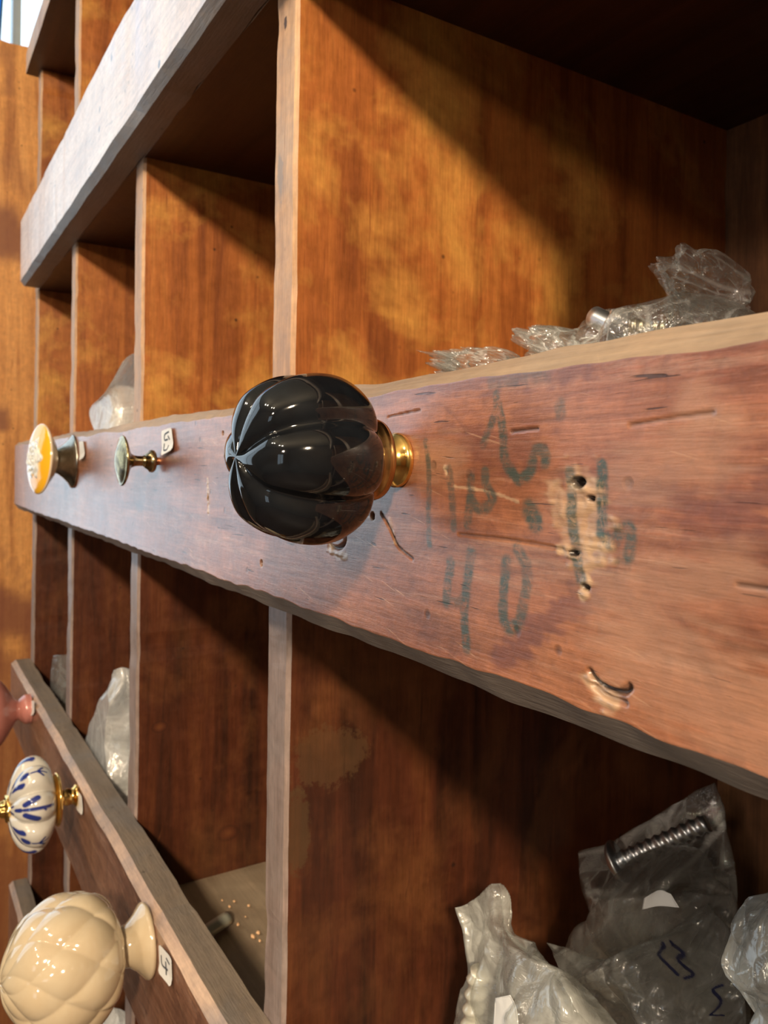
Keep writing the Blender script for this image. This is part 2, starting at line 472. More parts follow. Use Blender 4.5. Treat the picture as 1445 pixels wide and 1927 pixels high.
# face boards
def face_section(ub, nfront=1, ct=0.03, cb=0.038, top=0.575):
    zt = ub + top
    fr = [(-T, z) for z in np.linspace(zt - ct, ub + cb, nfront + 1)]
    return [(-0.002, ub), (-0.002, zt), (-T + 0.035, zt)] + fr + [(-T + 0.035, ub)]

def face_board(ub, x0, x1, front, top, low, seed, n=120, **kw):
    sec = face_section(ub, **kw)
    # segments: back, top, top bevel, front, low bevel, underside
    return part(plank('face_board', 'x', x0, x1, sec, [1, 1, 3, 0, 2, 2], [front, top, low, M['arris_light']], n=n, wob=0.005, chip=0.015, seed=seed))

XL = -7.33
face_board(UB[1], XL + 0.02, XR, M['board_sheen'], M['arris_top'], M['arris_low'], 21)
face_board(UB[3], -7.55, XR, M['board'], M['dust_top'], M['arris_low'], 33)
face_board(UB[4], -7.5, XR, M['board'], M['dust_top'], M['arris_low'], 45)

# the middle face board: fine mesh on the front that carries the writing, gouges and holes
def main_board():
    ub, ct, cb, top = UB[2], 0.032, 0.04, 0.575
    xs = np.concatenate([np.arange(-7.52, -3.4, 0.03), np.arange(-3.4, -0.25, 0.0031), np.linspace(-0.25, XR, 60)])
    nf = 190
    sec = np.array(face_section(ub, nf, ct, cb, top))
    ns, n = len(sec), len(xs)
    X = np.repeat(xs, ns); Y = np.tile(sec[:, 0], n).copy(); Z = np.tile(sec[:, 1], n).copy()
    jj = np.tile(np.arange(ns), n)
    front = (jj >= 3) & (jj <= 3 + nf)
    # uneven top and bottom edges
    wt = np.array([nz(x * 1.9, 3.3, 0) * 0.012 + nz(x * 9, 8.3, 0) * 0.005 for x in xs])
    wl = np.array([nz(x * 1.7, 13.3, 0) * 0.009 + nz(x * 8, 1.3, 4) * 0.006 for x in xs])
    wt2 = np.array([nz(x * 2.6, 23.3, 0) * 0.010 + nz(x * 14, 8.3, 2) * 0.004 for x in xs])
    wl2 = np.array([nz(x * 2.2, 33.3, 0) * 0.009 + nz(x * 13, 8.3, 6) * 0.006 for x in xs])
    fz = (jj - 3) / nf                           # 0 at the top of the front, 1 at the bottom
    Z += np.where(front, np.repeat(wt2, ns) * (1 - fz) + np.repeat(wl2, ns) * fz, 0)
    Z += np.where((jj == 1) | (jj == 2), np.repeat(wt, ns), 0)
    Z += np.where((jj == 0) | (jj == ns - 1), np.repeat(wl, ns), 0)
    wy = np.array([nz(x * 1.1, 50.3, z * 2) for x, z in zip(X, Z)]) * 0.006
    Y += np.where(front, wy, 0)
    ink = np.zeros(len(X)); raw = np.zeros(len(X)); drk = np.zeros(len(X)); red = np.zeros(len(X)); rub = np.zeros(len(X))
    jit = np.array([nz(x * 60, z * 60, 1.0) for x, z in zip(X, Z)])
    jit2 = np.array([nz(x * 18, z * 90, 4.0) for x, z in zip(X, Z)])
    def poly(pts, n=None):
        p = [fb(*q) for q in pts]
        return catmull(p, n or 6 * len(p)) if len(p) > 2 else np.array(p)
    def stroke(arr, pts, w, val=1.0, soft=0.35, wob=0.25):
        d = dist_poly(X, Z, poly(pts)) / w * (1 + 0.0) + jit * wob
        arr[:] = np.maximum(arr, val * (1 - sstep(1 - soft, 1 + soft, d)) * front)
    mm = 0.0078                                  # one millimetre in modules
    IW = 1.15 * mm
    for pts, w, v in [
        ([(801, 832), (806, 870), (808, 920), (807, 965), (810, 1025)], 0.85, .85),
        ([(932, 742), (934, 768), (922, 800), (908, 836)], 0.95, .8), ([(936, 764), (944, 800), (947, 845), (952, 875), (975, 903)], 1.15, .9),
        ([(975, 903), (996, 890), (1002, 860), (1010, 846), (1023, 852), (1025, 870)], 1.2, .9),
        ([(925, 720), (960, 712), (1025, 708)], 1.5, .4), ([(1051, 763), (1053, 776)], 1.3, .7),
        ([(845, 884), (850, 930), (854, 990)], 1.1, .7), ([(886, 900), (884, 950), (880, 985)], 1.2, .8), ([(885, 940), (906, 960), (926, 940), (914, 912), (912, 888)], 1.2, .8),
        ([(996, 958), (1004, 975), (1008, 984)], 1.9, .95),
        ([(1071, 890), (1075, 930), (1076, 975), (1084, 1030), (1090, 1070), (1095, 1092)], 1.15, .9),
        ([(1132, 876), (1133, 930), (1132, 1000)], 1.15, 1), ([(1132, 1000), (1152, 1022), (1170, 998), (1184, 994), (1188, 1020), (1184, 1048)], 1.1, .9), ([(1168, 1060), (1180, 1066)], 1.0, .5),
        ([(850, 1058), (845, 1100), (842, 1130)], 1.35, .85), ([(842, 1132), (860, 1132), (876, 1124)], 1.0, .6), ([(888, 1040), (882, 1090), (876, 1150), (880, 1218)], 1.35, .95),
        ([(954, 1056), (950, 1110), (949, 1165), (962, 1182), (978, 1174)], 1.3, .95), ([(974, 1032), (990, 1060), (994, 1090), (988, 1130), (978, 1174)], 1.3, .8)]:
        stroke(ink, pts, w * IW, v)
    # raw scraped patch round the torn-out fixing
    for pts, w, v in [([(1090, 925), (1100, 960), (1104, 1000), (1110, 1030)], 5.0, .75), ([(1050, 925), (1060, 960), (1070, 1000)], 3.0, .55),
                      ([(1100, 1035), (1140, 1028)], 1.3, .9), ([(1097, 1122), (1106, 1090)], 1.2, .9), ([(1055, 1035), (1090, 1040)], 1.0, .9),
                      ([(1070, 913), (1098, 915)], 0.7, 1), ([(389, 905), (391, 965)], 1.2, .9), ([(620, 1030), (634, 1044), (652, 1046)], 1.2, .8),
                      ([(1105, 1275), (1122, 1298), (1150, 1318)], 1.9, .8), ([(735, 975), (745, 1020)], 0.6, .5),
                      ([(838, 882), (840, 890)], 0.7, 1), ([(855, 915), (920, 925), (975, 945)], 0.35, .7)]:
        d = dist_poly(X, Z, poly(pts)) / (w * mm) + jit * 0.5 + jit2 * 0.8
        raw[:] = np.maximum(raw, v * (1 - sstep(0.55, 1.35, d)) * front)
    # rubbed paler areas and dark stain areas with a shape of their own
    for pts, w, v in [([(690, 800), (760, 870), (850, 860)], 7, .35), ([(1310, 760), (1360, 800)], 5, .45), ([(1180, 1200), (1300, 1280), (1445, 1400)], 12, .45),
                      ([(1180, 900), (1280, 860), (1340, 850)], 7, .4), ([(1130, 1120), (1250, 1100), (1400, 1080)], 6, .4)]:
        d = dist_poly(X, Z, poly(pts)) / (w * mm) + jit2 * 0.6
        rub[:] = np.maximum(rub, v * (1 - sstep(0.2, 1.3, d)) * front)
    for pts, w, v in [([(1110, 1120), (1020, 1180), (940, 1240)], 3.6, .55), ([(1180, 940), (1240, 920), (1300, 960)], 4.5, .45), ([(1380, 960), (1445, 940)], 5, .5),
                      ([(860, 820), (960, 850), (1000, 790)], 6, .35), ([(1110, 1042), (1135, 1047)], 1.0, .9), ([(690, 750), (900, 715), (1100, 690)], 3.0, .45),
                      ([(180, 840), (185, 900), (170, 940)], 9, .2), ([(30, 850), (32, 950)], 30, .6), ([(300, 868), (340, 880)], 6, .5)]:
        d = dist_poly(X, Z, poly(pts)) / (w * mm) + jit2 * 1.0 + jit * 0.5
        red[:] = np.maximum(red, v * (1 - sstep(0.3, 1.3, d)) * front)
    # holes and gouges cut into the wood
    def hole(px, py, r, depth=3.0, sx=1.0):
        x0, z0 = fb(px, py)
        d = np.hypot((X - x0) * sx, Z - z0) / (r * mm)
        k = (1 - sstep(0.5, 1.1, d)) * front
        Y[:] += k * depth * mm
        drk[:] = np.maximum(drk, 1 - sstep(0.75, 1.25, d + jit * .3)) * front
        rub[:] = np.maximum(rub, 0.5 * (1 - sstep(1.2, 2.2, d)) * front)
    for h_ in [(703, 971, 1.0, 4), (491, 1060, 1.1, 4), (1087, 908, 1.1, 3, .6), (1112, 938, .6, 2, .6), (1080, 1041, .6, 2, .5), (1104, 1105, .6, 2, .6),
               (390, 938, .9, 2, .8), (210, 838, 1.1, 3), (418, 815, .9, 2, .8)]:
        hole(*h_)
    def gouge(pts, w, depth, dk):
        d = dist_poly(X, Z, poly(pts)) / (w * mm) + jit * 0.2
        k = (1 - sstep(0.2, 1.1, d)) * front
        Y[:] += k * depth * mm
        drk[:] = np.maximum(drk, dk * (1 - sstep(0.3, 1.0, d)) * front)
    gouge([(620, 1020), (628, 1030), (640, 1031), (650, 1022), (652, 1008)], .75, 1.2, .85)
    gouge([(1112, 1264), (1128, 1285), (1155, 1300), (1175, 1302), (1187, 1292)], .8, 1.6, .95)
    gouge([(1118, 1290), (1145, 1310), (1178, 1322)], .8, 1.0, .5)
    gouge([(719, 966), (730, 985), (740, 1005), (752, 1030), (778, 1052)], .5, .6, .7)
    gouge([(676, 969), (695, 970)], .35, .5, .7)
    gouge([(1185, 800), (1260, 787), (1340, 776)], .5, .3, .45)
    gouge([(730, 785), (790, 772)], .35, .5, .6)
    gouge([(960, 812), (1010, 806)], .4, .5, .7)
    gouge([(865, 1005), (960, 1016), (1060, 1033)], .4, .3, .4)
    gouge([(1390, 1100), (1445, 1108)], .5, .3, .5)
    # splintery relief inside the torn patch
    Y += raw * (jit2 * 0.5 + jit * 0.4) * mm * front
    verts = np.stack([X * U, Y * U, CAMZ + Z * U], 1)
    i = np.arange(n - 1)[:, None]; j = np.arange(ns)[None, :]; j2 = (j + 1) % ns
    F = np.stack([i * ns + j, (i + 1) * ns + j, (i + 1) * ns + j2, i * ns + j2], -1).reshape(-1, 4)
    slot = np.zeros(ns, int); slot[:3] = 1; slot[3 + nf:] = 2
    fm = np.tile(slot, n - 1)
    faces = F.tolist() + [list(range(ns)), [(n - 1) * ns + k for k in reversed(range(ns))]]
    fm = list(fm) + [0, 0]
    o = mesh_obj('face_board', verts, faces, [M['board_main'], M['arris_top'], M['arris_low']], None, smooth=False, fmats=fm,
                 attrs={'ink': ink, 'raw': raw, 'dark': drk, 'stain': red, 'rub': rub})
    sm = np.zeros(len(o.data.polygons), bool)
    sm[:len(fm) - 2] = np.array(fm[:-2]) == 0
    o.data.polygons.foreach_set('use_smooth', sm)
    part(o)
    tag(o, 'red-brown face board with faded green handwriting and a scraped patch')
main_board()

# ------------------------------------------------------------------ room around the shelf
def box(name, a, b, mat, parent=None):
    v = [(x, y, z) for x in (a[0], b[0]) for y in (a[1], b[1]) for z in (a[2], b[2])]
    o = mesh_obj(name, v, [(0, 1, 3, 2), (4, 6, 7, 5), (0, 4, 5, 1), (2, 3, 7, 6), (0, 2, 6, 4), (1, 5, 7, 3)], mat, parent, smooth=False)
    fix_normals(o)
    return o
M['plaster'] = plain('warm_plaster', (0.09, 0.075, 0.06))
M['ceil'] = plain('ceiling_paint', (0.24, 0.22, 0.18))
M['floorboards'] = wood('floorboards', 'x', (0.04, 0.02, 0.01), (0.07, 0.037, 0.02), (0.10, 0.056, 0.032), rough=0.5, pits=False)
M['frame'] = plain('painted_frame', (0.55, 0.62, 0.60), 0.4, 0.1)
tg = NT('window_glass')
g_tr = tg.n('BsdfTransparent', Color=(1, 1, 1))
g_gl = tg.n('BsdfGlossy', Roughness=0.02)
M['glass'] = tg.finish(tg.n('MixShader', i0=0.04, i1=g_tr.outputs[0], i2=g_gl.outputs[0]).outputs[0])
tb = NT('blue_backlit_cloth')
b1 = tb.n('BsdfTranslucent', Color=(0.10, 0.50, 1.0))
b2 = tb.n('BsdfPrincipled', Base_Color=(0.08, 0.45, 0.95), Roughness=0.7)
M['banner'] = tb.finish(tb.n('MixShader', i0=0.25, i1=b1.outputs[0], i2=b2.outputs[0]).outputs[0])
YB = 0.30
def struct(o):
    return tag(o, kind='structure')
struct(box('floor', (-2.1, -2.9, -0.1), (2.4, YB + 0.1, 0.0), M['floorboards']))
struct(box('ceiling', (-2.1, -2.9, 2.9), (2.4, YB + 0.1, 3.0), M['ceil']))
struct(box('wall_back', (-2.1, YB, 0.0), (2.4, YB + 0.1, 2.9), M['plaster']))
struct(box('wall_right', (2.3, -2.9, 0.0), (2.4, YB, 2.9), M['plaster']))
def wall_with_hole(name, axis, c0, c1, lo, hi, w0, w1, z0, z1):
    """a wall of thickness c0..c1 across AXIS, from lo to hi, with one window opening"""
    v, f = [], []
    def add(a, b):
        k = len(v)
        pts = [(x, y, z) for x in (a[0], b[0]) for y in (a[1], b[1]) for z in (a[2], b[2])]
        v.extend(pts)
        f.extend([tuple(k + q for q in t) for t in [(0, 1, 3, 2), (4, 6, 7, 5), (0, 4, 5, 1), (2, 3, 7, 6), (0, 2, 6, 4), (1, 5, 7, 3)]])
    for (s0, s1, h0, h1) in ((lo, w0, 0, 2.9), (w1, hi, 0, 2.9), (w0, w1, 0, z0), (w0, w1, z1, 2.9)):
        if s1 - s0 < 1e-4 or h1 - h0 < 1e-4:
            continue
        if axis == 'x':
            add((c0, s0, h0), (c1, s1, h1))
        else:
            add((s0, c0, h0), (s1, c1, h1))
    return struct(mesh_obj(name, v, f, M['plaster'], None, smooth=False))
wall_with_hole('wall_left', 'x', -2.1, -2.0, -2.9, YB, -2.15, 0.26, 0.95, 2.84)
wall_with_hole('wall_front', 'y', -2.9, -2.8, -2.0, 2.3, 0.75, 1.65, 0.9, 1.8)
w1 = tag(bpy.data.objects.new('window_1', None), kind='structure'); link(w1); w1.location = (-2.05, -0.95, 0.95)
def wpart(o, par):
    o.parent = par; o.matrix_parent_inverse = Matrix.Translation(par.location).inverted()
for y, hw in ((-1.45, 0.02), (-0.68, 0.02), (0.092, 0.009)):
    wpart(box('window_frame', (-2.07, y - hw, 0.95), (-2.02, y + hw, 2.84), M['frame']), w1)
wpart(box('glass_pane', (-2.052, -2.15, 0.95), (-2.048, 0.26, 2.84), M['glass']), w1)
w2 = tag(bpy.data.objects.new('added_window', None), kind='structure'); link(w2); w2.location = (1.1, -2.85, 0.9)  # unseen window, added to let in low fill light
wpart(box('window_frame', (1.18, -2.87, 0.9), (1.22, -2.82, 1.8), M['frame']), w2)
wpart(box('glass_pane', (0.75, -2.852, 0.9), (1.65, -2.848, 1.8), M['glass']), w2)

# things seen through the gap above the partition
M['blue'] = plain('blue_cloth', (0.10, 0.50, 0.90), 0.6, 0.1)
M['blue_dark'] = plain('blue_pole', (0.03, 0.12, 0.25), 0.5, 0.1)
def banner():
    t_ = empty('hanging_banner', (-1.99, 0.05, 2.62), 'bright blue cloth hanging in the window above the wooden partition', 'banner')
    V, F = [], []
    for i in range(30):
        for j in range(16):
            u, v_ = i / 29, j / 15
            V.append((0.006 * math.sin(u * 17), (0.0175 - 0.022 * v_ * 1.6 * (1 - u)) - 0.20 * u, -0.82 * v_))
    F = grid_faces(30, 16)
    o = mesh_obj('cloth', V, F, M['banner'], t_)
    md = o.modifiers.new('thickness', 'SOLIDIFY'); md.thickness = 0.0008
    V = []
    for j in range(16):
        v_ = j / 15
        y = 0.0175 - 0.022 * v_ * 1.6
        V += [(-0.004, y - 0.002, -0.82 * v_), (0.004, y - 0.002, -0.82 * v_), (0.004, y + 0.003, -0.82 * v_), (-0.004, y + 0.003, -0.82 * v_)]
    F = [(j * 4 + k, (j + 1) * 4 + k, (j + 1) * 4 + (k + 1) % 4, j * 4 + (k + 1) % 4) for j in range(15) for k in range(4)] + [(0, 1, 2, 3), (63, 62, 61, 60)]
    o = mesh_obj('hem', V, F, M['blue_dark'], t_, smooth=False); fix_normals(o)
M['grey_green'] = plain('grey_green_paint', (0.42, 0.50, 0.47), 0.5, 0.2, 30)

banner()
# wooden partition beyond the left end of the unit
def partition():
    X0 = -8.8
    t = empty('wooden_partition', P3(X0, -0.2, -CAMZ / U), 'honey coloured wooden partition standing beyond the left end of the pigeonholes', 'partition')
    ys = np.linspace(-0.62, 2.25, 40)
    V = []
    for x in (X0, X0 - 0.16):
        for k, z in enumerate(np.linspace(-CAMZ / U, 4.29, 200)):
            for y in ys:
                zz = z + (0.012 * nz(y * 6, 0, 0) if k == 199 else 0)
                V.append(P3(x, y, zz))
    n1, n2 = 200, 40
    F = grid_faces(n1, n2) + [tuple(reversed(f)) for f in grid_faces(n1, n2, off=n1 * n2)]
    o_ = n1 * n2
    for j in range(n2 - 1):
        F.append(((n1 - 1) * n2 + j, (n1 - 1) * n2 + j + 1, o_ + (n1 - 1) * n2 + j + 1, o_ + (n1 - 1) * n2 + j))
    for i in range(n1 - 1):
        F.append((i * n2, (i + 1) * n2, o_ + (i + 1) * n2, o_ + i * n2))
        F.append((i * n2 + n2 - 1, (i + 1) * n2 + n2 - 1, o_ + (i + 1) * n2 + n2 - 1, o_ + i * n2 + n2 - 1))
    VA = np.array(V) / U
    px_, pz_ = VA[:, 1], VA[:, 2] - CAMZ / U
    jt = np.array([nz(a * 5, b * 5, 0.3) for a, b in zip(px_, pz_)])
    st = np.zeros(len(V))
    def ax(px, py):
        r = ray(px, py); p = np.array([0, -1, 0]) + X0 / r[0] * r
        return (p[1], p[2])
    for pts, w, v in [([(-30, 415), (5, 425), (40, 455)], .26, .85), ([(-30, 1130), (10, 1145), (60, 1175)], .28, .85),
                      ([(-30, 1400), (70, 1420)], 1.2, .7), ([(-30, 1800), (70, 1850)], 1.6, .8), ([(2, 778), (4, 800)], .08, .8), ([(8, 88), (16, 130), (14, 170)], .05, .5), ([(-20, 1010), (60, 1110)], .04, .4), ([(15, 300), (60, 370)], .12, .35)]:
        d = dist_poly(px_, pz_, [ax(*q) for q in pts]) / w + jt * 0.5
        st = np.maximum(st, v * (1 - sstep(0.5, 1.3, d)))
    o = mesh_obj('board_face', V, F, M['panel'], None, smooth=False, attrs={'stain': st})
    fix_normals(o)
    wpart(o, t)
partition()

# ------------------------------------------------------------------ turned shapes whose axis stands out of the face board (local -y)
def revolve(name, prof, mat, parent, n=96, m=None, ex=1.0, ez=1.0, rfun=None, yfun=None, attrs=None, smooth=True):
    """PROF: (distance from the board, radius) in mm"""
    pr = np.array(prof, float)
    if m:
        pr = catmull(pr, m)
    pr[:, 1] = np.maximum(pr[:, 1], 0.0)
    th = np.linspace(0, 2 * math.pi, n, endpoint=False)
    TH, K = np.meshgrid(th, pr[:, 0], indexing='ij')
    R = np.meshgrid(th, pr[:, 1], indexing='ij')[1].copy()
    V = np.meshgrid(th, np.linspace(0, 1, len(pr)), indexing='ij')[1]
    K = K.copy()
    if rfun is not None:
        R, K = rfun(TH, K, R, V)
    x, y, z = R * np.cos(TH) * ex, -K, R * np.sin(TH) * ez
    verts = np.stack([x, y, z], -1).reshape(-1, 3) / 1000.0
    o = mesh_obj(name, verts, grid_faces(n, len(pr), True), mat, parent, smooth=smooth,
                 attrs={k: f(TH, K, R, V).reshape(-1) for k, f in attrs.items()} if attrs else None)
    bm = bmesh.new(); bm.from_mesh(o.data)
    bmesh.ops.remove_doubles(bm, verts=bm.verts, dist=1e-6)
    bmesh.ops.holes_fill(bm, edges=[e for e in bm.edges if e.is_boundary], sides=0)
    bmesh.ops.recalc_face_normals(bm, faces=bm.faces)
    bm.to_mesh(o.data); bm.free()
    return o

def knob_at(name, px, py, label, ):
    p = atY(px, py, -T)
    return empty(name, P3(p[0], -T, p[2]), label, 'knob')

M['black'] = glaze('black_glass_glaze', (0.003, 0.003, 0.004), 0.07, coat=0.25, mottled=((0.008, 0.010, 0.013), 60.0))
M['bronze'] = glaze('worn_bronze', (0.62, 0.36, 0.14), 0.22, coat=0, metallic=1, mottled=((0.30, 0.20, 0.09), 90.0))
M['brass'] = glaze('polished_brass', (0.90, 0.60, 0.20), 0.16, coat=0, metallic=1, bump=0.15)
M['antique'] = glaze('antique_brass', (0.55, 0.45, 0.24), 0.20, coat=0, metallic=1, mottled=((0.16, 0.12, 0.07), 200.0))
M['copper'] = glaze('copper_thread', (0.72, 0.32, 0.16), 0.3, coat=0, metallic=1)
M['pewter'] = glaze('pewter', (0.48, 0.47, 0.42), 0.24, coat=0, metallic=1, mottled=((0.25, 0.24, 0.20), 120.0))
M['steel'] = glaze('zinc_steel', (0.78, 0.83, 0.88), 0.38, coat=0, metallic=1)
M['yellowzinc'] = glaze('yellow_zinc', (0.86, 0.78, 0.56), 0.32, coat=0, metallic=1)
M['cream'] = glaze('cream_glaze', (0.547, 0.434, 0.286), 0.10, mottled=((0.590, 0.490, 0.340), 50.0))
M['pink'] = glaze('pink_glaze', (0.50, 0.20, 0.17), 0.25, coat=0.3)
M['cream_pot'] = glaze('cream_porcelain', (0.62, 0.50, 0.36), 0.15)
M['palezinc'] = glaze('pale_zinc', (0.80, 0.78, 0.66), 0.3, metallic=0.5, coat=0.5)
M['pin'] = glaze('dull_pale_metal', (0.55, 0.56, 0.47), 0.35, metallic=0.4)
M['paper'] = plain('sticker_paper', (0.80, 0.80, 0.78), 0.5, 0.04)
M['pen'] = plain('pen_ink', (0.06, 0.07, 0.09), 0.6, 0.1)

# black fluted knob
kb = knob_at('cabinet_knob', 752, 866, 'large shiny black melon-shaped knob with a brass foot on the middle board')
NL = 6
PH = math.radians(33)
def melon(TH, K, R, V):
    tw = TH + PH + 0.55 * (V - 0.45) ** 2
    lob = np.sqrt(np.sin(NL / 2 * tw) ** 2 + 0.025) / 1.0124    # near 0 in the grooves
    g = np.maximum(1 - lob, 0.0)
    env = sstep(0.02, 0.16, V) * (1 - 0.75 * sstep(0.86, 1.0, V))
    depth = 0.27 * env * (0.7 + 0.3 * sstep(0.35, 0.7, V))
    R2 = R * (1 + 0.035 * env) * (1 - depth * g ** 1.7)
    K2 = K - 1.6 * g ** 1.3 * sstep(0.6, 0.85, V) * (1 - sstep(0.90, 1.0, V))
    return R2, K2
head = [(11.5, 0), (11.6, 5.0), (11.8, 8.6), (12.8, 12.6), (15.2, 16.4), (19, 18.9), (23, 20.2), (28, 20.4), (33, 19.4), (37.5, 17.2), (41, 14.4), (43.0, 10.4), (44.0, 6.5), (44.2, 3), (44.2, 0)]
revolve('knob_head', head, M['black'], kb, n=288, m=140, rfun=melon)
revolve('foot', [(0, 0), (0, 6.6), (0.6, 7.0), (1.6, 7.0), (2.2, 6.4), (3.0, 5.6), (4.4, 4.6), (6.0, 4.6), (7.2, 5.6), (7.6, 6.0), (7.7, 0)], M['brass'], kb, n=72)
revolve('collar', [(7.0, 0), (7.0, 9.2), (7.4, 10.0), (8.6, 10.3), (9.2, 10.0), (10.4, 9.8), (12.0, 9.4), (12.6, 9.0), (12.7, 0)], M['bronze'], kb, n=96)

# antique brass mushroom knob
kk = knob_at('cabinet_knob', 298, 868, 'small antique brass mushroom knob on a thin neck, on the middle board')
revolve('knob_head', [(6.4, 0), (6.5, 2.7), (8, 2.5), (11, 2.6), (13.2, 3.6), (14.6, 6.0), (15.8, 9.5), (16.8, 11.7), (17.4, 12.2), (18.0, 12.0), (18.3, 11.0), (19.2, 8.5), (20.2, 5.0), (20.7, 2), (20.8, 0)], M['antique'], kk, n=80, m=60)
revolve('base_ring', [(1.8, 0), (1.8, 4.6), (2.4, 5.4), (3.4, 5.6), (4.4, 5.3), (5.0, 4.4), (6.6, 3.4), (6.8, 0)], M['antique'], kk, n=60)
revolve('screw', [(-1, 0), (-1, 1.8), (-.2, 2.1), (0, 1.7), (.4, 2.1), (.8, 1.7), (1.2, 2.1), (1.6, 1.7), (2, 2.0), (2, 0)], M['copper'], kk, n=32)

# yellow oval knob with relief flower
ky = knob_at('cabinet_knob', 138, 868, 'oval white and yellow porcelain knob with a pewter foot, on the middle board')
revolve('foot', [(0, 0), (0, 19.6), (0.8, 20.0), (1.6, 19.4), (3.5, 16), (7, 12.4), (10.5, 9.6), (13.5, 8.4), (13.6, 0)], M['pewter'], ky, n=80)
def yring(TH, K, R, V):
    k = sstep(22.8, 24.0, K)
    return k * sstep(9, 12, R) * (1 - sstep(24.6, 25.2, R) * (1 - sstep(25.0, 25.6, K))) 
def yflower(TH, K, R, V):
    w = 13.5 + 2.2 * np.cos(6 * TH) + 1.0 * np.cos(11 * TH + 1)
    return sstep(22.5, 23.5, K) * (1 - sstep(w - 0.7, w + 0.7, R))
def relief(TH, K, R, V):
    k = sstep(22.5, 24.0, K)
    w = 13.5 + 2.2 * np.cos(6 * TH) + 1.0 * np.cos(11 * TH + 1)
    bump = (1 - sstep(w - 1.8, w, R)) * (0.9 + 0.5 * np.cos(6 * TH) * np.sin(R * 0.9) + 0.35 * np.sin(R * 1.7 + 3 * TH))
    return R, K + k * bump
M['oval'] = glaze('painted_porcelain', (0.66, 0.56, 0.42), 0.12, attr_cols=(('ring', (0.90, 0.46, 0.02)), ('flower', (0.70, 0.72, 0.70))))
yh = revolve('knob_head', [(14, 0), (14, 8), (14.8, 11), (17, 15.6), (20, 20.0), (22, 23.0), (23.4, 25.0), (24.4, 25.4), (25.4, 24.4), (26.2, 22.5), (26.9, 20), (27.8, 16), (28.5, 12), (29.0, 8), (29.2, 4), (29.3, 0)], M['oval'], ky, n=160, m=120, ex=0.86, rfun=relief,
        attrs={'ring': yring, 'flower': yflower})
yh.rotation_euler = (math.radians(-3), math.radians(-6), math.radians(13))

# blue and white pumpkin knob
kp = knob_at('cabinet_knob', 146, 1496, 'white ceramic pumpkin knob hand painted with blue leaves, on the lower board')
revolve('foot', [(0, 0), (0, 7.2), (1, 7.6), (2, 7.2), (3, 5.6), (5, 5.2), (7, 6.0), (9, 5.2), (11, 5.6), (12.5, 6.5), (12.6, 0)], M['brass'], kp, n=60)
revolve('collar', [(12.2, 0), (12.2, 16.0), (12.8, 17.6), (13.8, 18.0), (14.6, 17.2), (16, 14), (16.2, 0)], M['brass'], kp, n=90)
NP = 8
def pumpkin(TH, K, R, V):
    g = 1 - np.abs(np.sin(NP / 2 * TH + 0.5))
    env = sstep(0.05, 0.3, V) * (1 - 0.4 * sstep(0.85, 1.0, V))
    return R * (1 - 0.20 * env * g ** 1.8), K - 2.5 * g ** 1.8 * sstep(0.6, 0.8, V) * (1 - sstep(.95, 1, V))
def pumpkin_paint(TH, K, R, V):
    out = np.zeros_like(TH)
    per = 2 * math.pi / NP
    # lobe coordinate: s in -1..1 across the lobe, V along it
    ph = (TH + 1.0 / NP + per * 0) / per
    idx = np.floor(ph); s = (ph - idx) * 2 - 1
    for kind in range(2):
        pats = [[[(0, .30), (0, .62)], [(0, .42), (-.12, .40)], [(-.55, .48), (-.30, .60)], [(.55, .48), (.30, .60)], [(0, .66), (0, .70)], [(-.35, .76), (-.2, .83)], [(.35, .76), (.2, .83)]],
                [[(0, .36), (0, .52)], [(-.25, .40), (0, .46)], [(.25, .40), (0, .46)], [(0, .58), (0, .60)], [(-.5, .62), (-.25, .72)], [(.5, .62), (.25, .72)], [(0, .78), (0, .84)]]][kind]
        wds = [[.09, .07, .16, .16, .15, .12, .12], [.06, .06, .06, .20, .16, .16, .12]][kind]
        for p, w in zip(pats, wds):
            q = [(a, b * 4.5) for a, b in p]
            d = dist_poly(s, V * 4.5, q) / w
            out = np.maximum(out, (1 - sstep(0.75, 1.15, d)) * ((idx % 2) == kind))
    return out
M['delft'] = glaze('white_blue_glaze', (0.607, 0.582, 0.525), 0.08, attr_cols=(('blue', (0.02, 0.035, 0.20)),))
revolve('knob_head', [(15.5, 0), (15.6, 8), (16, 15), (18, 22), (21.5, 27.8), (26, 31.0), (31, 31.2), (36, 28.6), (40, 23.5), (43, 16.5), (44.2, 10), (44, 4), (43.8, 0)], M['delft'], kp, n=320, m=160, rfun=pumpkin, attrs={'blue': pumpkin_paint})
def floret(TH, K, R, V):
    return R * (1 + 0.16 * np.cos(6 * TH) * sstep(0.2, .6, V)), K
revolve('gold_tip', [(43.0, 0), (43.2, 7.5), (44.5, 8.6), (46, 7.8), (46.6, 5.2), (48.5, 4.6), (50, 3.4), (50.6, 0)], M['brass'], kp, n=72, m=40, rfun=floret)

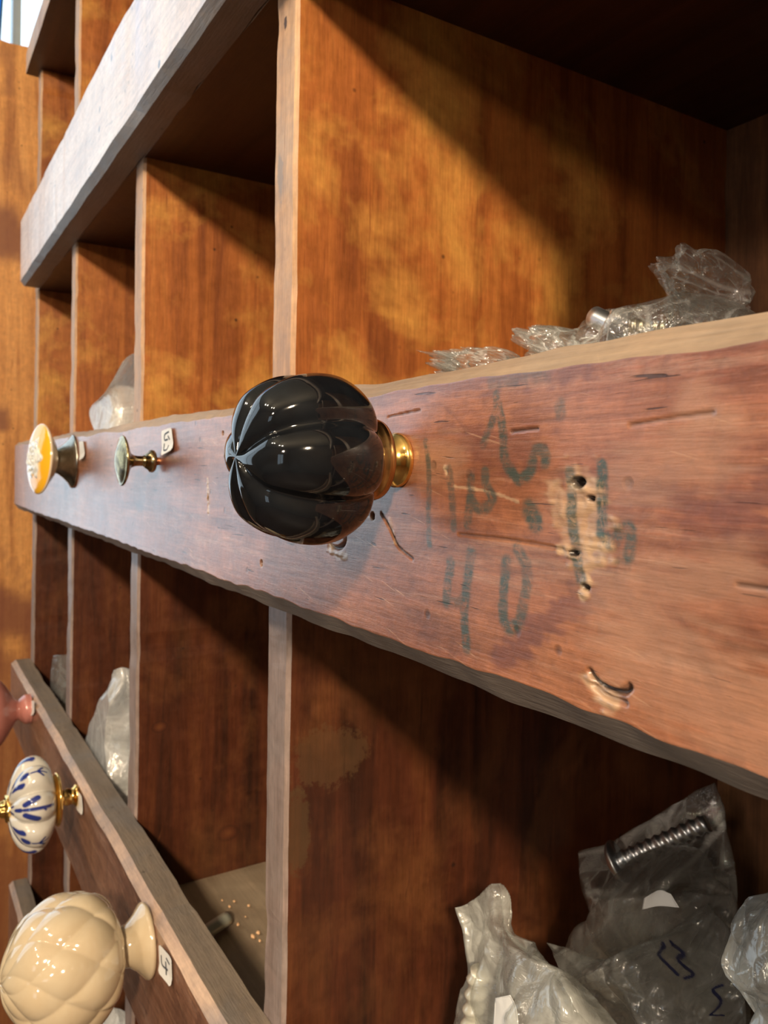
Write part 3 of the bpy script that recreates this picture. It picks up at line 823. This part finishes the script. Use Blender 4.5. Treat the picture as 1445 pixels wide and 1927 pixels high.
# cream artichoke knob
ka = knob_at('cabinet_knob', 278, 1768, 'big cream ceramic artichoke knob with a wide round foot, on the lower board')
revolve('foot', [(0, 0), (0, 16.6), (0.8, 17.4), (2, 17.5), (3, 16.6), (6.5, 12.4), (10, 9.8), (13.5, 9.2), (16, 9.6), (17, 0)], M['cream'], ka, n=96)
def artichoke(TH, K, R, V):
    rows_ = 6
    best = np.full(TH.shape, -1e9)
    for r in range(-1, rows_ + 1):
        c = 0.08 + r / rows_ * 0.92
        nn = 8
        for q in range(nn):
            tc_ = 2 * math.pi * (q + 0.5 * (r % 2)) / nn
            dth = (TH - tc_ + math.pi) % (2 * math.pi) - math.pi
            dv = (V - c)
            u = dth / (math.pi / nn * 1.32)
            v = dv / (1.0 / rows_ * 1.15)
            vv = np.where(v > 0, v * (1 + 0.55 * np.abs(u)), v * 0.75)
            hgt = 1 - u * u * (1.0 + 0.2 * v) - vv * vv + 0.30 * v
            best = np.maximum(best, hgt)
    env = sstep(0.0, 0.10, V)
    b = np.clip(best, -1.0, 1.05)
    return R * (1 + 0.23 * env * (np.sign(b) * np.abs(b) ** 0.8 - 0.35)), K + 2.0 * (b - 0.4) * sstep(0.6, 1.0, V)
revolve('knob_head', [(13.6, 0), (13.8, 9.5), (14.6, 13.5), (17, 18.5), (21, 22.6), (27, 25.8), (34, 27.2), (42, 27.0), (50, 24.8), (56, 21.6), (61, 16.0), (64.5, 9.5), (65.8, 4.5), (66.0, 0)], M['cream'], ka, n=260, m=170, rfun=artichoke)

# pink knob, cut by the frame's left edge
kq = knob_at('cabinet_knob', 58, 1333, 'dull pink flared knob at the far left end of the lower board')
revolve('knob_head', [(11, 0), (11, 7.5), (13, 9.5), (17, 16), (22, 24), (27, 30), (33, 33.5), (40, 34), (47, 31), (53, 24), (57, 13), (58, 0)], M['pink'], kq, n=90, m=60)
revolve('foot', [(0, 0), (0, 12.5), (1.5, 13.5), (5, 13.5), (7.5, 12), (11, 9.0), (13, 9.2), (13, 0)], M['pink'], kq, n=60, m=40)

# ------------------------------------------------------------------ price stickers
def sticker(corners, label, strokes=(), rot=0):
    """corners in pixels, top-left, top-right, bottom-right, bottom-left"""
    c = [atY(px, py, -T - 0.006) for px, py in corners]
    c = [P3(*q) for q in c]
    cen = sum(c) / 4
    nx, nz_ = 13, 17
    V, F = [], []
    def pt(u, v, off):
        # rounded corners: shrink rows near the ends
        r = 0.10
        du = max(0, r - v, v - (1 - r)) / r
        sh = r * (1 - math.sqrt(max(0, 1 - du * du)))
        uu = sh + u * (1 - 2 * sh)
        p = (c[0] * (1 - uu) + c[1] * uu) * (1 - v) + (c[3] * (1 - uu) + c[2] * uu) * v
        p = p - cen
        p[1] += -0.0010 * max(0, v - 0.72) * 3 - 0.0012 * (max(0, u - 0.8) * 2) ** 2 - off
        return p
    for off in (0.0, 0.00018):
        for i in range(nx):
            for j in range(nz_):
                V.append(pt(i / (nx - 1), j / (nz_ - 1), off))
    N_ = nx * nz_
    F = grid_faces(nx, nz_) + [tuple(reversed(f)) for f in grid_faces(nx, nz_, off=N_)]
    ring = [i * nz_ for i in range(nx)] + [(nx - 1) * nz_ + j for j in range(1, nz_)] + [i * nz_ + nz_ - 1 for i in range(nx - 2, -1, -1)] + [j for j in range(nz_ - 2, 0, -1)]
    for a, b in zip(ring, ring[1:] + ring[:1]):
        F.append((a, b, b + N_, a + N_))
    o = mesh_obj('price_sticker', V, F, M['paper'], None, smooth=False)
    fix_normals(o)
    o.location = cen
    tag(o, label, 'sticker', 'price stickers beside the knobs')
    if strokes:
        V, F = [], []
        for st in strokes:
            st = catmull(st, 4 * len(st)) if len(st) > 2 else np.array(st, float)
            for k, (u, v) in enumerate(st):
                d = st[min(k + 1, len(st) - 1)] - st[max(k - 1, 0)]
                d = d / (np.linalg.norm(d) + 1e-9)
                nrm = np.array([-d[1], d[0]]) * 0.035
                for s_, of in ((1, .00022), (-1, .00022), (1, .0003), (-1, .0003)):
                    V.append(pt(u + nrm[0] * s_, v + nrm[1] * s_, of))
                b = len(V) - 4
                if k:
                    F += [(b - 2, b - 1, b + 1 + 2, b + 2), (b - 4, b - 2, b + 2, b), (b - 3, b - 1, b + 3, b + 1)]
        w = mesh_obj('handwriting', V, F, M['pen'], o, smooth=False)
        fix_normals(w)
    return o
sticker([(304, 811), (323, 804), (328, 846), (306, 858)], 'white price sticker on the middle board right of the small brass knob',
        [[(.75, .15), (.35, .2), (.3, .42), (.6, .45)], [(.25, .55), (.2, .8), (.5, .86), (.62, .7)], [(.62, .3), (.75, .5)]])
sticker([(149, 831), (157, 830), (161, 860), (151, 867)], 'tiny white price sticker beside the yellow oval knob on the middle board')
sticker([(54, 1320), (65, 1318), (65, 1345), (55, 1348)], 'white price sticker beside the pink knob on the lower board')
sticker([(144, 1486), (154, 1498), (157, 1534), (146, 1522)], 'narrow white price sticker beside the blue painted knob on the lower board')
sticker([(299, 1776), (323, 1803), (325, 1857), (301, 1828)], 'white price sticker with pen mark beside the cream artichoke knob on the lower board',
        [[(.2, .3), (.25, .62), (.7, .58)], [(.55, .35), (.6, .8)], [(.6, .2), (.85, .3)]])

# ------------------------------------------------------------------ plastic bags
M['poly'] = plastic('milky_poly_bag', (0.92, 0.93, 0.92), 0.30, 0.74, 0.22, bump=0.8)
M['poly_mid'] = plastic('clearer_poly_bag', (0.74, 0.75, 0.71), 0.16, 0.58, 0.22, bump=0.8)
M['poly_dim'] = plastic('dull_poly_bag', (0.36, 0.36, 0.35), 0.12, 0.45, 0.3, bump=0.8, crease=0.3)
M['cello'] = plastic('clear_cellophane', (0.85, 0.86, 0.84), 0.02, 0.16, 0.12, 60.0, 1.0, gloss=0.07, gbase=0.16, crease=0.75)

def film(name, net, mat, label, cat, thick=0.03, crumple=0.03, seed=0, group=None, n=84, fold=2.2, parent=None, lim=None, ink=()):
    """bag: a control net of (px, py, Y) rows turned into a two-layer pouch with sharp creases.
    LIM keeps it inside its pigeonhole: (x0, x1, y0, y1, z0, z1)"""
    flat = np.array([catmull([q[i] for q in [catmull([p[:2] for p in row], n) for row in net]], n) for i in range(n)])
    net = [[P3(*atY(*p)) for p in row] for row in net]
    rows_ = [catmull(r, n) for r in net]
    cols = np.array([catmull([r[i] for r in rows_], n) for i in range(n)])     # [i across][j down]
    cen = cols.reshape(-1, 3).mean(0)
    nr = np.cross(cols[1:, :-1] - cols[:-1, :-1], cols[:-1, 1:] - cols[:-1, :-1])
    nr = nr.reshape(-1, 3).mean(0); nr /= np.linalg.norm(nr) + 1e-12
    if nr[1] > 0: nr = -nr
    rs = np.random.RandomState(seed + 5)
    Q = (cols - cen) / U
    ext = max(float(np.ptp(Q[..., 0])), float(np.ptp(Q[..., 2])), 1e-3)
    uu, vv = np.meshgrid(np.linspace(0, 1, n), np.linspace(0, 1, n), indexing='ij')
    rim = (np.minimum(np.minimum(uu, 1 - uu), np.minimum(vv, 1 - vv)) * 2) ** 0.6
    def facets(k, freq):
        """difference of two crumpled convex sheets: flat facets meeting in sharp folds"""
        out = np.zeros((n, n))
        for sgn in (1, -1):
            c = rs.uniform(-0.6, 0.6, (k, 2)) * ext
            pl = np.array([-(np.hypot(Q[..., 0] - a, Q[..., 2] - b) * 0.0) + ((Q[..., 0] - a) * g0 + (Q[..., 2] - b) * g1)
                           for (a, b), (g0, g1) in zip(c, rs.normal(0, freq, (k, 2)))])
            out += sgn * pl.max(0)
        return out
    def vfold(freq, sh):
        out = np.zeros((n, n))
        for i in range(n):
            for j in range(n):
                d, _ = noise.voronoi(Vector((Q[i, j, 0] * freq + sh, Q[i, j, 2] * freq * 0.7 + sh, seed * 0.7)))
                out[i, j] = d[1] - d[0]
        return out
    V = []; CR = []; IK = []
    for layer in (0, 1):
        f1, f2 = vfold(fold / ext * 1.8, layer * 7.7), vfold(fold / ext * 5.0, layer * 3.1 + 2)
        CR.append(np.maximum(1 - sstep(0.0, 0.07, f1), 0.6 * (1 - sstep(0.0, 0.07, f2))))
        ik = np.zeros((n, n))
        for pts, w in ink:
            ik = np.maximum(ik, 1 - sstep(0.6, 1.2, dist_poly(flat[..., 0], flat[..., 1], catmull([q[:2] for q in pts], 5 * len(pts))) / w))
        IK.append(ik * (layer == 0))
        d = np.clip(facets(14, 1.0) * crumple * 4.0 / ext, -1.4 * crumple, 1.4 * crumple) + (f1 - 0.3) * crumple * 1.5 + (f2 - 0.3) * crumple * 0.55
        off = (thick * rim if layer == 0 else -thick * rim * 0.6) + d * (0.25 + 0.75 * rim)
        ph = np.stack([vfold(3.0, 20.0) - 0.3, np.zeros((n, n)), vfold(3.0, 31.0) - 0.3], -1) * crumple * 0.7
        V.append(cols + (nr * off[..., None] + ph) * U)
    V = np.stack(V).reshape(-1, 3)
    if lim is not None:
        lo, hi = P3(lim[0], lim[2], lim[4]), P3(lim[1], lim[3], lim[5])
        V = np.clip(V, lo, hi)
    V = V - cen
    F = grid_faces(n, n) + [tuple(reversed(f)) for f in grid_faces(n, n, off=n * n)]
    ring = [i * n for i in range(n)] + [(n - 1) * n + j for j in range(1, n)] + [i * n + n - 1 for i in range(n - 2, -1, -1)] + [j for j in range(n - 2, 0, -1)]
    for a, b in zip(ring, ring[1:] + ring[:1]):
        F.append((a, b, b + n * n, a + n * n))
    o = mesh_obj(name, V, F, mat, parent, smooth=True, attrs={'crease': np.stack(CR).reshape(-1), 'ink': np.stack(IK).reshape(-1)})
    fix_normals(o)
    if parent is None:
        o.location = cen
        tag(o, label, cat, group)
    else:
        o.location = cen - np.array(parent.location)
    return o

def cell(k, row):
    """inside of the pigeonhole right of divider K (0 = the tall one in the middle of the view) in shelf row ROW"""
    xl = -(A0 + k * S)
    return (xl + 0.012, xl + S - W - 0.012, 0.012, DEP - 0.01, UB[row] + SH + 0.008, UB[row - 1] - 0.01)

def paper(name, net, label, cat, th=0.004, parent=None):
    return film(name, net, M['paper'], label, cat, thick=th, crumple=0.001, n=14, parent=parent)

# lower right pigeonhole
bagA = film('plastic_bag', [
    [(848, 1700, .42), (872, 1690, .42), (905, 1672, .43), (930, 1664, .44)],
    [(862, 1770, .42), (885, 1760, .38), (915, 1758, .36), (948, 1765, .44)],
    [(872, 1835, .42), (915, 1815, .33), (985, 1800, .32), (1062, 1845, .50)],
    [(855, 1900, .44), (930, 1880, .30), (1050, 1880, .30), (1150, 1915, .46)],
    [(838, 1975, .45), (930, 1985, .30), (1060, 2000, .30), (1210, 2010, .46)],
    [(838, 2200, .45), (930, 2230, .34), (1060, 2240, .34), (1210, 2230, .46)]], M['poly_mid'],
    'milky plastic bag standing upright at the front of the lower right pigeonhole, screw inside', 'plastic bag', thick=0.05, crumple=0.07, seed=3, group='plastic bags in the lower right pigeonhole', lim=cell(0, 3))
bagB = film('plastic_bag', [
    [(1020, 1766, .70), (1100, 1790, .72), (1190, 1775, .85), (1330, 1690, .95)],
    [(1062, 1830, .60), (1150, 1820, .62), (1240, 1790, .75), (1370, 1740, .85)],
    [(1150, 1905, .58), (1210, 1850, .56), (1270, 1830, .62), (1385, 1850, .75)],
    [(1200, 1960, .60), (1240, 1930, .56), (1300, 1940, .60), (1400, 1960, .75)],
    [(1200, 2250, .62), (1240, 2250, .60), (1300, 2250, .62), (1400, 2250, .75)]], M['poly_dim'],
    'creased plastic bag with blue pen scribbles in the middle of the lower right pigeonhole', 'plastic bag', thick=0.05, crumple=0.08, seed=8, n=130, ink=[([(1278, 1796, .74), (1268, 1812, .74), (1280, 1830, .74)], 4.0), ([(1290, 1790, .74), (1305, 1800, .74), (1292, 1812, .74), (1306, 1826, .74), (1290, 1834, .74)], 4.0), ([(1352, 1840, .7), (1336, 1850, .7), (1352, 1870, .7), (1340, 1900, .7), (1366, 1905, .7)], 4.5)], group='plastic bags in the lower right pigeonhole', lim=cell(0, 3))
bagC = film('plastic_bag', [
    [(1095, 1600, 1.22), (1140, 1588, 1.27), (1240, 1530, 1.37), (1345, 1470, 1.47)],
    [(1105, 1660, 1.17), (1160, 1660, 1.22), (1250, 1620, 1.32), (1370, 1560, 1.42)],
    [(1120, 1735, 1.12), (1180, 1720, 1.12), (1280, 1670, 1.22), (1385, 1640, 1.37)],
    [(1070, 1800, 1.12), (1180, 1800, 1.10), (1290, 1800, 1.14), (1390, 1800, 1.27)],
    [(1070, 2080, 1.12), (1180, 2080, 1.10), (1290, 2080, 1.14), (1390, 2080, 1.27)]], M['cello'],
    'thin clear bag holding a threaded bolt at the dark back of the lower right pigeonhole', 'plastic bag', thick=0.05, crumple=0.08, seed=13, group='plastic bags in the lower right pigeonhole', lim=cell(0, 3))
bagD = film('plastic_bag', [
    [(1408, 1690, .42), (1430, 1686, .42), (1455, 1680, .40), (1490, 1680, .38)],
    [(1340, 1762, .40), (1390, 1745, .36), (1440, 1735, .35), (1500, 1730, .36)],
    [(1330, 1815, .38), (1380, 1850, .34), (1430, 1830, .32), (1510, 1830, .34)],
    [(1420, 1930, .38), (1440, 1930, .34), (1470, 1930, .32), (1520, 1930, .34)],
    [(1420, 2250, .40), (1440, 2250, .36), (1470, 2250, .34), (1520, 2250, .34)]], M['poly_mid'],
    'bluish crumpled plastic bag at the right edge of the lower right pigeonhole', 'plastic bag', thick=0.04, crumple=0.07, seed=21, group='plastic bags in the lower right pigeonhole', lim=cell(0, 3))
bagE = film('plastic_bag', [
    [(1190, 1640, 1.07), (1225, 1610, 1.06), (1300, 1600, 1.12), (1330, 1625, 1.14)],
    [(1130, 1700, 0.90), (1210, 1660, 0.92), (1300, 1650, 1.00), (1350, 1680, 1.07)],
    [(1070, 1790, 0.90), (1190, 1740, 0.88), (1290, 1720, 0.92), (1390, 1730, 1.02)],
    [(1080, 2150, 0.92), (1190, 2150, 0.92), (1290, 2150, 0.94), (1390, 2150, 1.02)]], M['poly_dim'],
    'dull grey plastic bag leaning behind the scribbled bag in the lower right pigeonhole', 'plastic bag', thick=0.05, crumple=0.08, seed=31, group='plastic bags in the lower right pigeonhole', lim=cell(0, 3))

# hardware
def thread_rod(verts, faces, L, r, pitch, amp, n=24, per=8, k0=0.0):
    """coarse screw thread along local x"""
    steps = int(L / pitch * per)
    base = len(verts)
    for i in range(steps + 1):
        x = k0 + L * i / steps
        for j in range(n):
            a = 2 * math.pi * j / n
            ph = (x / pitch - j / n) % 1.0
            rr = r + amp * (1 - abs(2 * ph - 1)) ** 1.3
            verts.append((x, rr * math.cos(a), rr * math.sin(a)))
    for i in range(steps):
        for j in range(n):
            j2 = (j + 1) % n
            faces.append((base + i * n + j, base + (i + 1) * n + j, base + (i + 1) * n + j2, base + i * n + j2))
    faces.append(tuple(base + j for j in range(n)))
    faces.append(tuple(base + steps * n + j for j in reversed(range(n))))

def axis_obj(o, p0, p1):
    """lay local x along p0 -> p1 (modules)"""
    a, b = Vector(P3(*p0)), Vector(P3(*p1))
    o.location = a
    o.rotation_euler = (b - a).to_track_quat('X', 'Z').to_euler()
    return (b - a).length

def screw(name, label, cat, p0, p1, r, mat, pitch, amp, head=None, group=None):
    t = empty(name, (0, 0, 0), label, cat, group)
    L = axis_obj(t, p0, p1)
    V, F = [], []
    thread_rod(V, F, L, r, pitch, amp)
    o = mesh_obj('threaded_shank', V, F, mat, t); fix_normals(o)
    if head == 'hex':
        V = []
        for x, s in ((-0.0065, .85), (-0.006, 1), (-0.0006, 1), (0, .85)):
            V += [(x, s * 2.0 * r * math.cos(math.pi / 3 * k), s * 2.0 * r * math.sin(math.pi / 3 * k)) for k in range(6)]
        F = [(i * 6 + k, (i + 1) * 6 + k, (i + 1) * 6 + (k + 1) % 6, i * 6 + (k + 1) % 6) for i in range(3) for k in range(6)]
        F += [tuple(range(6)), tuple(18 + k for k in reversed(range(6)))]
        o = mesh_obj('hex_head', V, F, M['steel'], t, smooth=False); fix_normals(o)
    elif head == 'dome':
        V, F = [], []
        R = r * 3.0
        for i in range(9):
            a = math.pi / 2 * i / 8
            for k in range(28):
                V.append((-R * 0.55 * math.cos(a), R * math.sin(a) * math.cos(2 * math.pi * k / 28), R * math.sin(a) * math.sin(2 * math.pi * k / 28)))
        F = [(i * 28 + k, (i + 1) * 28 + k, (i + 1) * 28 + (k + 1) % 28, i * 28 + (k + 1) % 28) for i in range(8) for k in range(28)]
        F.append(tuple(8 * 28 + k for k in range(28)))
        o = mesh_obj('dome_head', V, F, mat, t); fix_normals(o)
    return t

screw('lag_screw', 'coarse threaded yellowish screw standing inside the milky upright bag', 'screw', tuple(atY(902, 1828, .40)), tuple(atY(878, 1995, .40)), 0.0031, M['palezinc'], 0.0062, 0.0013)
screw('carriage_bolt', 'dome headed steel bolt lying in the clear bag at the dark back', 'bolt', tuple(atY(1165, 1620, 1.13)), tuple(atY(1330, 1548, 1.28)), 0.0030, M['steel'], 0.0042, 0.0010, head='dome')
paper('paper_label', [[(932, 1878, .31), (960, 1872, .30)], [(930, 1900, .31), (972, 1900, .30)], [(925, 1960, .31), (978, 1960, .30)]], 'white paper label showing in the milky upright bag', 'label')
paper('paper_label', [[(1212, 1690, .74), (1240, 1675, .72), (1262, 1682, .72)], [(1208, 1712, .74), (1240, 1705, .72), (1278, 1708, .72)]], 'white rounded paper label in the dull grey bag', 'label')

# upper right pigeonhole: clear bag of hardware
film('plastic_bag', [
    [(1085, 600, .62), (1130, 575, .66), (1220, 572, .70), (1330, 560, .74), (1410, 575, .78)],
    [(1060, 640, .55), (1120, 610, .56), (1220, 600, .58), (1330, 590, .62), (1430, 600, .66)],
    [(1040, 700, .52), (1110, 690, .52), (1220, 680, .52), (1330, 670, .55), (1440, 660, .60)],
    [(1000, 800, .52), (1100, 800, .50), (1220, 800, .50), (1330, 800, .52), (1440, 800, .56)]], M['cello'],
    'clear cellophane bag of bolts lying in the upper right pigeonhole', 'plastic bag', thick=0.05, crumple=0.06, seed=41, group='clear bags in the upper right pigeonhole', lim=cell(0, 2))
film('plastic_bag', [
    [(1252, 512, .72), (1275, 488, .70), (1300, 478, .72), (1318, 448, .72), (1338, 462, .74), (1366, 470, .74), (1398, 494, .78)],
    [(1262, 530, .70), (1290, 505, .66), (1312, 512, .69), (1330, 495, .66), (1350, 505, .70), (1372, 500, .72), (1410, 530, .78)],
    [(1272, 548, .72), (1300, 545, .69), (1320, 545, .66), (1336, 540, .70), (1354, 545, .68), (1380, 545, .74), (1425, 575, .78)],
    [(1276, 572, .72), (1300, 570, .70), (1320, 570, .70), (1336, 572, .70), (1354, 575, .70), (1390, 588, .74), (1428, 605, .78)],
    [(1280, 690, .74), (1300, 690, .72), (1320, 690, .72), (1336, 690, .72), (1354, 690, .72), (1390, 690, .74), (1428, 690, .78)]], M['cello'],
    'crinkled top of a clear cellophane bag sticking up at the right of the upper pigeonhole', 'plastic bag', thick=0.03, crumple=0.13, seed=47, group='clear bags in the upper right pigeonhole', fold=4.0, lim=cell(0, 2))
film('plastic_bag', [
    [(990, 650, .62), (1030, 628, .62), (1070, 615, .62), (1100, 612, .62)],
    [(985, 680, .56), (1030, 655, .55), (1070, 645, .54), (1105, 650, .54)],
    [(980, 800, .56), (1030, 800, .54), (1070, 800, .54), (1105, 800, .54)]], M['cello'],
    'low crumpled clear bag left of the bag of bolts in the upper right pigeonhole', 'plastic bag', thick=0.04, crumple=0.10, seed=52, group='clear bags in the upper right pigeonhole', fold=4.0, lim=cell(0, 2))
film('plastic_scrap', [
    [(886, 680, .40), (910, 676, .40), (940, 668, .40)],
    [(884, 710, .38), (912, 706, .38), (944, 700, .38)],
    [(884, 790, .38), (912, 790, .38), (944, 790, .38)]], M['cello'],
    'tiny crinkled tip of clear plastic peeking over the middle board', 'plastic', thick=0.02, crumple=0.10, seed=57, fold=6.0, lim=cell(0, 2))
screw('hex_bolt', 'hex headed bolt with yellowish thread inside the clear bag of bolts', 'bolt', tuple(atY(1182, 617, .60)), tuple(atY(1250, 622, .66)), 0.0030, M['yellowzinc'], 0.0022, 0.0006, head='hex')
t = empty('steel_rod', P3(*atY(1120, 598, .66)), 'short shiny steel rod left of the hex bolt in the clear bag', 'bolt')
V, F = [], []
thread_rod(V, F, 0.014, 0.0038, 0.02, 0.0)
o = mesh_obj('shank', V, F, M['steel'], t); fix_normals(o)
axis_obj(t, tuple(atY(1118, 596, .64)), tuple(atY(1150, 612, .64)))

# bags in the pigeonholes further left
film('plastic_bag', [
    [(232, 680, .05), (245, 668, .12), (262, 660, .22)],
    [(200, 735, .04), (225, 730, .10), (262, 728, .22)],
    [(168, 778, .03), (212, 790, .08), (262, 785, .22)],
    [(200, 860, .04), (228, 865, .08), (262, 860, .22)]], M['poly'],
    'small milky bag leaning in the upper pigeonhole behind the small brass knob', 'plastic bag', thick=0.01, crumple=0.02, seed=61, lim=cell(2, 2))
film('plastic_bag', [
    [(212, 1262, .04), (228, 1256, .08), (250, 1262, .15)],
    [(196, 1310, .04), (222, 1310, .06), (250, 1310, .15)],
    [(165, 1385, .04), (205, 1380, .06), (250, 1385, .15)],
    [(165, 1420, .04), (210, 1450, .06), (250, 1450, .15)],
    [(190, 1540, .04), (220, 1540, .06), (250, 1540, .15)]], M['poly'],
    'pale milky bag in the pigeonhole above the lower board, second from the left', 'plastic bag', thick=0.04, crumple=0.05, seed=66, lim=cell(2, 3))
film('plastic_bag', [
    [(102, 1233, .05), (114, 1232, .08), (126, 1232, .12)],
    [(98, 1270, .05), (112, 1272, .08), (126, 1272, .12)],
    [(94, 1400, .05), (112, 1400, .08), (126, 1400, .12)]], M['poly_dim'],
    'faint small plastic bag in the leftmost pigeonhole above the lower board', 'plastic bag', thick=0.02, crumple=0.02, seed=71, lim=cell(3, 3))
film('plastic_bag', [
    [(176, 1910, .04), (205, 1896, .06), (238, 1915, .10)],
    [(165, 1960, .04), (205, 1960, .05), (245, 1960, .10)],
    [(165, 2050, .04), (205, 2060, .05), (245, 2050, .10)]], M['poly'],
    'pale bluish bag below the lower board beside the cream artichoke knob', 'plastic bag', thick=0.02, crumple=0.04, seed=76, lim=cell(2, 4))
kz = empty('steel_ball', P3(*atY(100, 1700, .12)), 'round dark metal ball in the leftmost pigeonhole below the lower board', 'ball')
V, F = [], []
for i in range(17):
    a = math.pi * i / 16
    for k in range(28):
        V.append((0.008 * math.sin(a) * math.cos(2 * math.pi * k / 28), 0.008 * math.sin(a) * math.sin(2 * math.pi * k / 28), 0.008 * math.cos(a)))
F = [(i * 28 + k, (i + 1) * 28 + k, (i + 1) * 28 + (k + 1) % 28, i * 28 + (k + 1) % 28) for i in range(16) for k in range(28)]
mesh_obj('ball', V, F, M['pewter'], kz)

# metal pin and crumbs on the dusty shelf floor
def onfloor(px, py, Zf):
    r = ray(px, py)
    return np.array([0, -1, 0]) + Zf / r[2] * r
ZF = UB[3] + SH
a = onfloor(368, 1768, ZF + 0.05); b = onfloor(428, 1728, ZF + 0.05)
t = empty('shelf_pin', (0, 0, 0), 'short pale metal pin lying on the dusty shelf behind the lower board', 'pin')
L = axis_obj(t, tuple(a), tuple(b))
V, F = [], []
thread_rod(V, F, L, 0.0040, 0.03, 0.0)
o = mesh_obj('shank', V, F, M['pin'], t); fix_normals(o)
M['crumb'] = plain('crumb', (0.80, 0.50, 0.28), 0.7, 0.3, 300)
rnd = random.Random(4)
for i, (px, py, s) in enumerate([(344, 1648, 3.2), (432, 1706, 1.6), (441, 1696, 1.6), (468, 1704, 1.6), (448, 1739, 1.8), (476, 1762, 2.4), (486, 1755, 2.2), (489, 1770, 1.6), (418, 1694, 1.2), (462, 1725, 1.0)]):
    p = onfloor(px, py, ZF + 0.012)
    V, F = [], []
    for a_ in range(7):
        th = math.pi * a_ / 6
        for k in range(8):
            r_ = s * 0.5e-3 * (1 + 0.45 * nz(a_ * 0.9 + i * 5, k * 0.9, i))
            V.append((r_ * math.sin(th) * math.cos(k * math.pi / 4) * 1.3, r_ * math.sin(th) * math.sin(k * math.pi / 4), r_ * math.cos(th) * 0.8))
    F = [(a_ * 8 + k, (a_ + 1) * 8 + k, (a_ + 1) * 8 + (k + 1) % 8, a_ * 8 + (k + 1) % 8) for a_ in range(6) for k in range(8)]
    o = mesh_obj('wood_crumb', V, F, M['crumb'], None, smooth=False)
    o.location = P3(*p)
    tag(o, 'tiny pale crumb of wood on the dusty shelf behind the lower board', 'crumb', 'crumbs on the dusty shelf')
